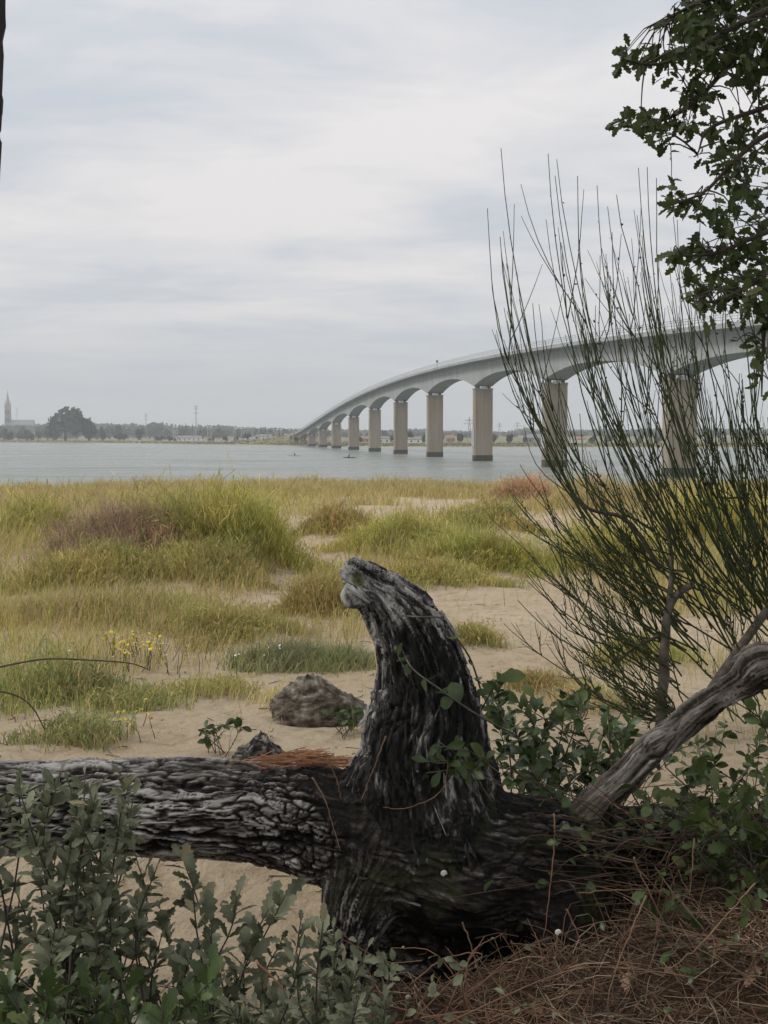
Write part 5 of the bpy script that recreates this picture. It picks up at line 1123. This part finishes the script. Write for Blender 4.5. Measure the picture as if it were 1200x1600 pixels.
def front_shrubs():
    r = np.random.default_rng(31)
    tips = [(r.uniform(-40, 215), r.uniform(1205, 1330)) for _ in range(15)] + [(30, 1215), (95, 1205), (150, 1240), (200, 1260), (-10, 1240)] + [(r.uniform(-40, 260), r.uniform(1340, 1500)) for _ in range(20)]
    b = W(90, 1600, 3.15); b[2] = gz(b[0], b[1])
    leafy('leafy_shrub', 'large grey-green leafy shrub at the lower left corner', b, stems_px(r, 90, 1600, tips, 3.15, 0.16, 2.0), SHRL, 0.042, 'shrubleaf', 32, 46)
    tips = [(210, 1330), (285, 1340), (300, 1370), (250, 1420), (330, 1440), (370, 1400), (420, 1420), (445, 1400), (395, 1480), (300, 1490), (350, 1520), (440, 1470), (470, 1440), (230, 1500), (270, 1540), (410, 1540)]
    b = W(330, 1640, 3.3); b[2] = gz(b[0], b[1])
    leafy('oak_sapling', 'sparse young oak with broad lobed leaves against the pale sand gap', b, stems_px(r, 330, 1640, tips, 3.3, 0.12, 2.0), OAKL, 0.060, 'shrubleaf', 33, 17, 'sapling')
    tips = [(r.uniform(400, 560), r.uniform(1490, 1570)) for _ in range(12)] + [(r.uniform(320, 620), r.uniform(1540, 1600)) for _ in range(16)] + [(575, 1480), (600, 1500), (520, 1450), (470, 1480), (505, 1440)]
    b = W(470, 1660, 2.95); b[2] = gz(b[0], b[1])
    leafy('low_shrub', 'low silvery grey-green shrub at the bottom below the hollow', b, stems_px(r, 470, 1680, tips, 2.95, 0.12, 2.5), SHRL, 0.036, 'shrubleaf', 34, 44)
    tips = [(r.uniform(-30, 330), r.uniform(1500, 1610)) for _ in range(20)]
    b = W(150, 1700, 2.75); b[2] = gz(b[0], b[1])
    leafy('leafy_shrub', 'dark leafy undergrowth along the bottom left edge', b, stems_px(r, 150, 1720, tips, 2.75, 0.1, 3.0), OAKL, 0.055, 'brambleleaf', 35, 20)
    # bramble thicket right of the stub, behind the log
    tips = [(r.uniform(765, 990), r.uniform(1085, 1230)) for _ in range(26)] + [(790, 1060), (835, 1090), (880, 1110), (900, 1085), (950, 1110), (985, 1120)]
    b = W(860, 1290, 4.85); b[2] = gz(b[0], b[1])
    leafy('bramble_thicket', 'dark green bramble between the stub and the bare branch', b, stems_px(r, 860, 1290, tips, 4.85, 0.18, 2.5), BRAL, 0.050, 'brambleleaf', 36, 20, 'bramble')
    tips = [(r.uniform(1010, 1230), r.uniform(1120, 1300)) for _ in range(24)] + [(1060, 1190), (1120, 1150), (1180, 1110)]
    b = W(1130, 1350, 4.75); b[2] = gz(b[0], b[1])
    leafy('bramble_thicket', 'bramble tangle behind the bare branch under the broom', b, stems_px(r, 1130, 1350, tips, 4.75, 0.15, 3.0), BRAL, 0.048, 'brambleleaf', 37, 20, 'bramble')
    tips = [(r.uniform(1060, 1230), r.uniform(1180, 1330)) for _ in range(10)] + [(1100, 1280), (1120, 1360), (1085, 1285), (1150, 1400), (1180, 1300), (1130, 1430), (1175, 1470), (1200, 1390), (1190, 1240), (1060, 1260)]
    b = W(1230, 1480, 3.85); b[2] = gz(b[0], b[1])
    leafy('oak_sapling', 'green oak sapling at the right edge above the needle litter', b, stems_px(r, 1235, 1490, tips, 3.85, 0.12, 1.2), OAKL, 0.06, 'oakleaf', 38, 15, 'sapling')
    # little weeds
    for (px, py, n, hh, lab, sd, mt) in [(345, 1178, 7, 52, 'small leafy weed left of the bark chunk', 41, 'brambleleaf'), (540, 1150, 8, 40, 'small green weed at the foot of the old stump', 42, 'brambleleaf'), (895, 1150, 7, 70, 'thin weedy stems on the sand left of the broom', 43, 'brambleleaf'), (420, 1190, 3, 20, 'tiny weed sprig on top of the log by the bark chunk', 44, 'brambleleaf')][:3]:
        b = GP(px, py, 5.0, 9); tips = [(px + r.normal(0, 20), py - hh * r.uniform(0.5, 1)) for _ in range(n)]
        leafy('weed', lab, b, stems_px(r, px, py, tips, float(b[1]), 0.06, 0.3), PLAIN, 0.05, mt, sd, 14, 'weed', 0.0025)
front_shrubs()
def vines():
    r = np.random.default_rng(51)
    def strand(pp, d, rad): return spline(np.array([W(a, b, d + e) for a, b, e in pp]), 40), rad
    root = thing('ivy_vine', 'thin vine with heart-shaped leaves climbing the upright stub', 'vine', W(760, 1130, 4.1))
    S1 = strand([(625, 1010, -.12), (645, 1045, -.2), (685, 1075, -.25), (720, 1100, -.24), (760, 1125, -.16), (810, 1150, 0.0)], 4.25, .003)[0]
    S2 = strand([(625, 962, -.1), (655, 964, -.19), (690, 966, -.15), (705, 985, 0.0), (735, 1030, .05), (755, 1090, .08)], 4.25, .003)[0]
    for S in (S1, S2): part('stem', *tube(S, np.linspace(.0028, .0035, 40), 5), MAT['greystem'], root)
    L = [(628, 1012, 22), (645, 1030, 26), (670, 1058, 30), (630, 1040, 18), (700, 1078, 24), (727, 1088, 30), (655, 1080, 20), (700, 1105, 22), (690, 965, 14), (700, 972, 12), (718, 990, 24), (745, 1030, 16), (735, 1032, 16), (748, 1055, 16), (740, 1068, 14)]
    pts = np.concatenate([S1, S2]); pos, dr, up, sz = [], [], [], []
    for a, b, s in L:
        q = W(a, b, 4.04); k = np.argmin(((PX(pts)[:, :2] - [a, b]) ** 2).sum(1)); pos.append(pts[k]); dr.append(q - pts[k] + r.normal(0, .03, 3)); up.append(np.array([0, -1, .5]) + r.normal(0, .3, 3)); sz.append(s * 4.1 / FPX * 1.15)
    leaf_parts('leaf', leaf_template(1, 0.46, 0.0, 0.15, 0.15, 9), MAT['brambleleaf'], np.array(pos), np.array(dr), np.array(up), np.array(sz), root, r)
    base = W(758, 1105, 4.3); rt = thing('bramble_shoot', 'single shoot with one large dark leaf beside the stub', 'shoot', base)
    S = spline(np.array([W(752, 1110, 4.3), W(765, 1085, 4.3), W(776, 1062, 4.3)]), 12); part('stem', *tube(S, np.linspace(.003, .002, 12), 5), MAT['stem'], rt)
    leaf_parts('leaf', PLAIN, MAT['brambleleaf'], np.array([S[-1], S[6], S[3]]), np.array([[1, -.1, .25], [-1, 0, .1], [.8, -.3, .2]]), np.array([[0, -.5, 1.], [0, -.5, 1], [0, -.6, 1]]), np.array([.10, .05, .04]), rt, r)
    # runner at the left
    rt = thing('bramble_runner', 'thin dark bramble runner arching in from the left edge', 'runner', GP(-20, 1060, 5.2, 12))
    Y = 6.6; S = spline(np.array([W(-40, 1052, Y), W(10, 1040, Y), W(70, 1030, Y), (W(130, 1031, Y)), W(200, 1036, Y), W(232, 1046, Y)]), 40); S[0][2] = gz(S[0][0], S[0][1]); part('stem', *tube(S, np.linspace(.006, .003, 40), 5), MAT['stem'], rt)
    S = spline(np.array([W(-40, 1075, 6.4), W(20, 1085, 6.4), W(50, 1105, 6.4), W(70, 1140, 6.4)]), 30); part('stem', *tube(S, np.linspace(.005, .003, 30), 5), MAT['stem'], rt)
    # tendrils of leaves over the foot of the stub
    rt = thing('ivy_vine', 'leafy ivy spray lying over the right foot of the stub', 'vine', W(740, 1210, 4.1))
    pos, dr, up = [], [], []
    for k in range(8):
        a = W(770 + r.normal(0, 12), 1215 + r.normal(0, 14), 4.06); b = W(690 + r.uniform(-25, 70), 1165 + r.uniform(-10, 50), 3.98); S = spline(np.array([a, (a + b) / 2 + [0, 0, .03], b]), 12); part('stem', *tube(S, np.linspace(.0025, .0015, 12), 4), MAT['greystem'], rt)
        for u in range(3, 12, 2): pos.append(S[u]); dr.append(r.normal(0, 1, 3) + [-.6, -.2, .2]); up.append(np.array([0, -.6, .8]) + r.normal(0, .4, 3))
    leaf_parts('leaf', PLAIN, MAT['brambleleaf'], np.array(pos), np.array(dr), np.array(up), r.uniform(.03, .06, len(pos)), rt, r)
vines()
def tangle(label, box, depth, n, nl, seed, leafmat, base_px, lsz=0.045):
    r = np.random.default_rng(seed); x0, x1, y0, y1 = box; b = W(base_px[0], base_px[1], depth); b[2] = gz(b[0], b[1])
    root = thing('bramble_tangle', label, 'bramble', b); g = G(); pos = []
    for i in range(n):
        p = W(r.uniform(x0, x1), min(r.uniform(y0, y1) + 60, y1 + 40), depth + r.normal(0, 0.10)); a = r.normal(0, 1, 3) * np.array([0.16, 0.08, 0.07]); q = p + a + np.array([0, 0, 0.05]); e = q + a * r.uniform(0.3, 1.0) + r.normal(0, 0.04, 3)
        S = spline(np.array([p, q, e]), 9); g.add(*tube(S, np.linspace(0.0024, 0.0010, 9), 4)); pos.append(S[3:])
    part('stems', g.V, g.F, MAT['deadstem'], root, kind='stuff')
    pos = np.concatenate(pos); k = r.choice(len(pos), nl); pos = pos[k]
    leaf_parts('leaf', BRAL, MAT[leafmat], pos, r.normal(0, 1, (nl, 3)) + [0, -0.3, 0.1], np.array([0, -0.5, 0.9]) + r.normal(0, 0.5, (nl, 3)), lsz * r.uniform(0.4, 1.3, nl), root, r, 220)
tangle('dark tangled undergrowth over the right end of the log', (960, 1230, 1235, 1370), 4.0, 230, 260, 81, 'brambleleaf', (1100, 1420))
tangle('leafy tangle burying the base of the bare branch', (840, 1000, 1190, 1270), 4.45, 90, 170, 82, 'brambleleaf', (920, 1330), 0.05)
tangle('green runners along the lower right edge', (1100, 1230, 1380, 1580), 3.45, 60, 90, 83, 'brambleleaf', (1190, 1560), 0.045)
tangle('low weeds at the bottom centre under the hollow', (610, 790, 1530, 1600), 3.35, 60, 80, 84, 'shrubleaf', (690, 1600), 0.032)

# ------------------------------------------------------------------ litter, dead stems, snails
def debris():
    r = np.random.default_rng(95); g = G()
    YY = 5.2 + 9 * r.random(420) ** 1.6; XX = r.uniform(-0.34, 0.34, 420) * YY; ZZ = ground_z(XX, YY)
    for i in range(420):
        p = np.array([XX[i], YY[i], ZZ[i] + 0.006]); a = r.uniform(0, 6.28); L = r.uniform(0.02, 0.14); d = np.array([math.cos(a), math.sin(a), r.normal(0, 0.06)])
        g.add(*tube(spline(np.array([p - d * L / 2, p + r.normal(0, 0.008, 3), p + d * L / 2]), 5), np.linspace(0.0028, 0.0015, 5), 4))
    solo('twig_debris', g.V, g.F, MAT['deadstem'], (0, 7, gz(0, 7)), 'scattered bits of dead twig on the open sand', 'debris', kind='stuff')
debris()
def litter():
    r = np.random.default_rng(61); n = 17000; x = r.uniform(-0.25, 1.9, n); y = r.uniform(2.4, 4.4, n)
    keep = r.random(n) < np.clip(sm(-0.15, 0.6, x + 0.15 * (y - 3)) + (1 - sm(2.6, 3.2, y)), 0.04, 1); x, y = x[keep], y[keep]; n = len(x)
    z = ground_z(x, y) + r.exponential(0.022, n); a = r.uniform(0, math.pi, n); el = r.normal(0, 0.28, n); L = r.uniform(0.07, 0.16, n)
    d = np.stack([np.cos(a) * np.cos(el), np.sin(a) * np.cos(el), np.sin(el)], 1); s = np.cross(d, r.normal(0, .4, (n, 3)) + [0, -.6, 1]); s /= np.linalg.norm(s, axis=1)[:, None]; w = r.uniform(.0007, .0014, (n, 1)); p = np.stack([x, y, z], 1); bow = r.normal(0, .012, (n, 3))
    A, B = p - d * L[:, None] / 2, p + d * L[:, None] / 2; m = p + bow
    v = np.stack([A - s * w, A + s * w, m + s * w, m - s * w, B + s * w, B - s * w], 1).reshape(-1, 3); f = (np.array([[0, 1, 2, 3], [3, 2, 4, 5]])[None] + (np.arange(n) * 6)[:, None, None]).reshape(-1, 4)
    pal = np.array([(0.14, 0.075, 0.042), (0.21, 0.13, 0.075), (0.08, 0.045, 0.028), (0.36, 0.28, 0.19), (0.045, 0.03, 0.02), (0.10, 0.065, 0.04)]); col = np.repeat(pal[r.integers(0, 6, n)] * r.uniform(.8, 1.2, (n, 1)) * np.clip(2.6 * fbm(np.stack([x, y, 0 * x], 1) * 3.5, 3, 3) - 0.45, 0.25, 1.5)[:, None], 6, 0)
    solo('needle_litter', v, f, MAT['litter'], (0.9, 3.6, gz(0.9, 3.6)), 'rust-brown pine needle litter heaped at the lower right', 'litter', kind='stuff', col=col)
    # needles lodged on the log
    n = 260; px = 480 + r.normal(0, 38, n); dep = 4.3 + r.normal(0, .05, n); P = np.array([W(a, 1192 + (a - 400) * .02 - 14 * math.exp(-((a - 480) / 50) ** 2) * r.random(), d) for a, d in zip(px, dep)]); P[:, 2] += r.uniform(-.015, .02, n)
    a = r.normal(0, .35, n); d = np.stack([np.cos(a), np.sin(a), r.normal(0, .15, n)], 1); L = r.uniform(.05, .12, (n, 1)); s = np.array([0, .0011, .0011]); A, B = P - d * L / 2, P + d * L / 2
    v = np.stack([A - s, A + s, B + s, B - s], 1).reshape(-1, 3); f = np.arange(4 * n).reshape(-1, 4); col = np.repeat(np.array([(0.22, 0.10, 0.05)]) * r.uniform(.6, 1.4, (n, 1)), 4, 0)
    solo('needle_litter', v, f, MAT['litter'], (P[:, 0].mean(), 4.3, P[:, 2].mean()), 'orange pine needles caught on the log left of the stub', 'litter', kind='stuff', col=col)
litter()
def dead_twigs():
    r = np.random.default_rng(71)
    T = [  # pixel polylines with depth, label
        ([(603, 1150), (588, 1190), (565, 1250)], 4.02, 'thin reddish twig leaning on the log under the stub'),
        ([(512, 1185), (525, 1215), (534, 1250)], 4.05, 'short reddish twig on the log left of the stub'),
        ([(488, 1215), (508, 1250), (520, 1290), (532, 1330)], 4.03, 'long bent twig hanging down the log front'),
        ([(700, 1190), (690, 1235), (640, 1262), (600, 1262)], 4.0, 'brown twig lying at the foot of the stub'),
        ([(871, 1460), (868, 1500), (862, 1560)], 3.7, 'straight pale dry stem carrying a white snail'),
        ([(866, 1270), (865, 1330), (858, 1400), (850, 1470)], 3.95, 'long pale dry stem hanging before the dark hollow'),
        ([(722, 1440), (735, 1475), (750, 1530), (765, 1570)], 3.75, 'pale curved dry stalk in front of the black hollow'),
        ([(640, 1540), (690, 1500), (730, 1490), (752, 1494), (700, 1530)], 3.7, 'bent pale dry grass stalk in the hollow mouth'),
        ([(885, 1420), (910, 1480), (930, 1560)], 3.7, 'pale dry stalk at the left rim of the needle heap'),
        ([(935, 1240), (980, 1270), (1030, 1290)], 4.1, 'pale broken twig below the bare branch'),
        ([(1085, 1310), (1082, 1350), (1078, 1400)], 3.75, 'upright rusty stalk at the top of the needle heap'),
        ([(905, 1395), (1000, 1390), (1120, 1402)], 3.85, 'long straw laid across the top of the needle heap'),
        ([(1010, 1400), (980, 1470), (950, 1560), (960, 1600)], 3.4, 'orange dry stalk bent over the needle heap'),
        ([(1180, 1380), (1100, 1470), (1040, 1520)], 3.5, 'brown stick slanting down the needle heap at right'),
        ([(990, 1340), (1005, 1375), (1050, 1460), (1090, 1500)], 3.7, 'dark stick poking out of the needle heap'),
        ([(400, 1500), (460, 1560), (540, 1620)], 2.8, 'thin brown twig slanting through the low shrub'),
    ]
    for P, d, lab in T:
        S = spline(np.array([W(a, b, d) for a, b in P]), 24); S += r.normal(0, .0012, S.shape); v, f = tube(S, np.linspace(.0026, .0014, 24), 5)
        solo('dry_twig', v, f, MAT['dryleaf'], S[-1], lab, 'twig', 'loose dry twigs', smooth=True)
    g = G()
    for i in range(520):       # fine dead stalks in the heap
        x = r.uniform(0.2, 1.6); y = r.uniform(2.7, 4.2)
        p = np.array([x, y, gz(x, y)]); t = p + np.array([r.normal(0, .12), r.normal(0, .1), r.uniform(.03, .18)]); m = (p + t) / 2 + r.normal(0, .03, 3); g.add(*tube(spline(np.array([p, m, t]), 6), np.linspace(.0016, .0008, 6), 4))
    solo('dead_stalks', g.V, g.F, MAT['dryleaf'], (0.9, 3.5, gz(.9, 3.5)), 'tangle of thin dead stalks over the needle heap', 'stalks', kind='stuff')
    # snails
    def snail(px, py, d, s, lab, ground=False):
        p = W(px, py, d)
        if ground: p = GP(px, py, 2.0, 5.0); p[2] += s * .6
        t = np.linspace(0, 2.6 * 2 * math.pi, 60); R = np.exp(-0.16 * t) * .62; c = np.stack([R * np.cos(t), -0.55 * (1 - np.exp(-0.16 * t)), R * np.sin(t)], 1)
        v, f = tube(c, np.exp(-0.16 * t) * .46, 10); solo('snail', p + v * s, f, MAT['shell'], p, lab, 'snail', 'white snails', smooth=True)
    snail(693, 1365, 3.98, .014, 'white snail stuck on the dark log front'); snail(871, 1457, 3.7, .012, 'white snail on top of the straight dry stem')
    snail(725, 1538, 3.7, .012, 'white snail at the lower edge of the hollow', True); snail(1043, 1522, 3.3, .014, 'white snail on the needle heap', True); snail(1110, 1488, 3.3, .013, 'pale snail higher up on the needle heap', True); snail(637, 1562, 3.3, .011, 'white snail beside the low silvery shrub', True)
    me = mesh_np('dry_leaf', *OAKL, MAT['dryleaf'])
    for i, (px, py, lab) in enumerate([(1035, 1432, 'curled brown oak leaf lying high on the needle heap'), (1120, 1500, 'large tan dry oak leaf right on the needle heap'), (1060, 1540, 'tan dry oak leaf near the snail'), (980, 1570, 'small brown dry leaf at the bottom of the heap'), (1165, 1560, 'brown dry leaf in the lower right corner'), (830, 1585, 'brown dry leaf at the bottom edge centre'), (900, 1530, 'dry leaf left on the needle heap')]):
        p = GP(px, py, 2.0, 5.0); o = link('dry_leaf', me, None, (p[0], p[1], p[2] + .03)); s = r.uniform(.06, .09); o.scale = (s, s, s); o.rotation_euler = (r.normal(.2, .4), r.normal(0, .4), r.uniform(0, 6)); tag(o, lab, 'leaf', 'dry oak leaves on the litter')
dead_twigs()

# ------------------------------------------------------------------ haze
def haze():
    g = G(); g.box(-5200, 5200, -40, 5400, -12, 112); o = solo('haze', g.V, g.F, None, (0, 2600, -12), 'thin grey haze over the estuary', 'haze', kind='stuff')
    m = bpy.data.materials.new('haze_air'); m.use_nodes = True; nt = m.node_tree; nt.nodes.clear()
    out = nt.nodes.new('ShaderNodeOutputMaterial'); v = nt.nodes.new('ShaderNodeVolumePrincipled'); v.inputs['Color'].default_value = (0.90, 0.94, 1.0, 1); v.inputs['Density'].default_value = 0.00019; v.inputs['Anisotropy'].default_value = 0.0
    nt.links.new(v.outputs[0], out.inputs['Volume']); o.data.materials.append(m)
haze()
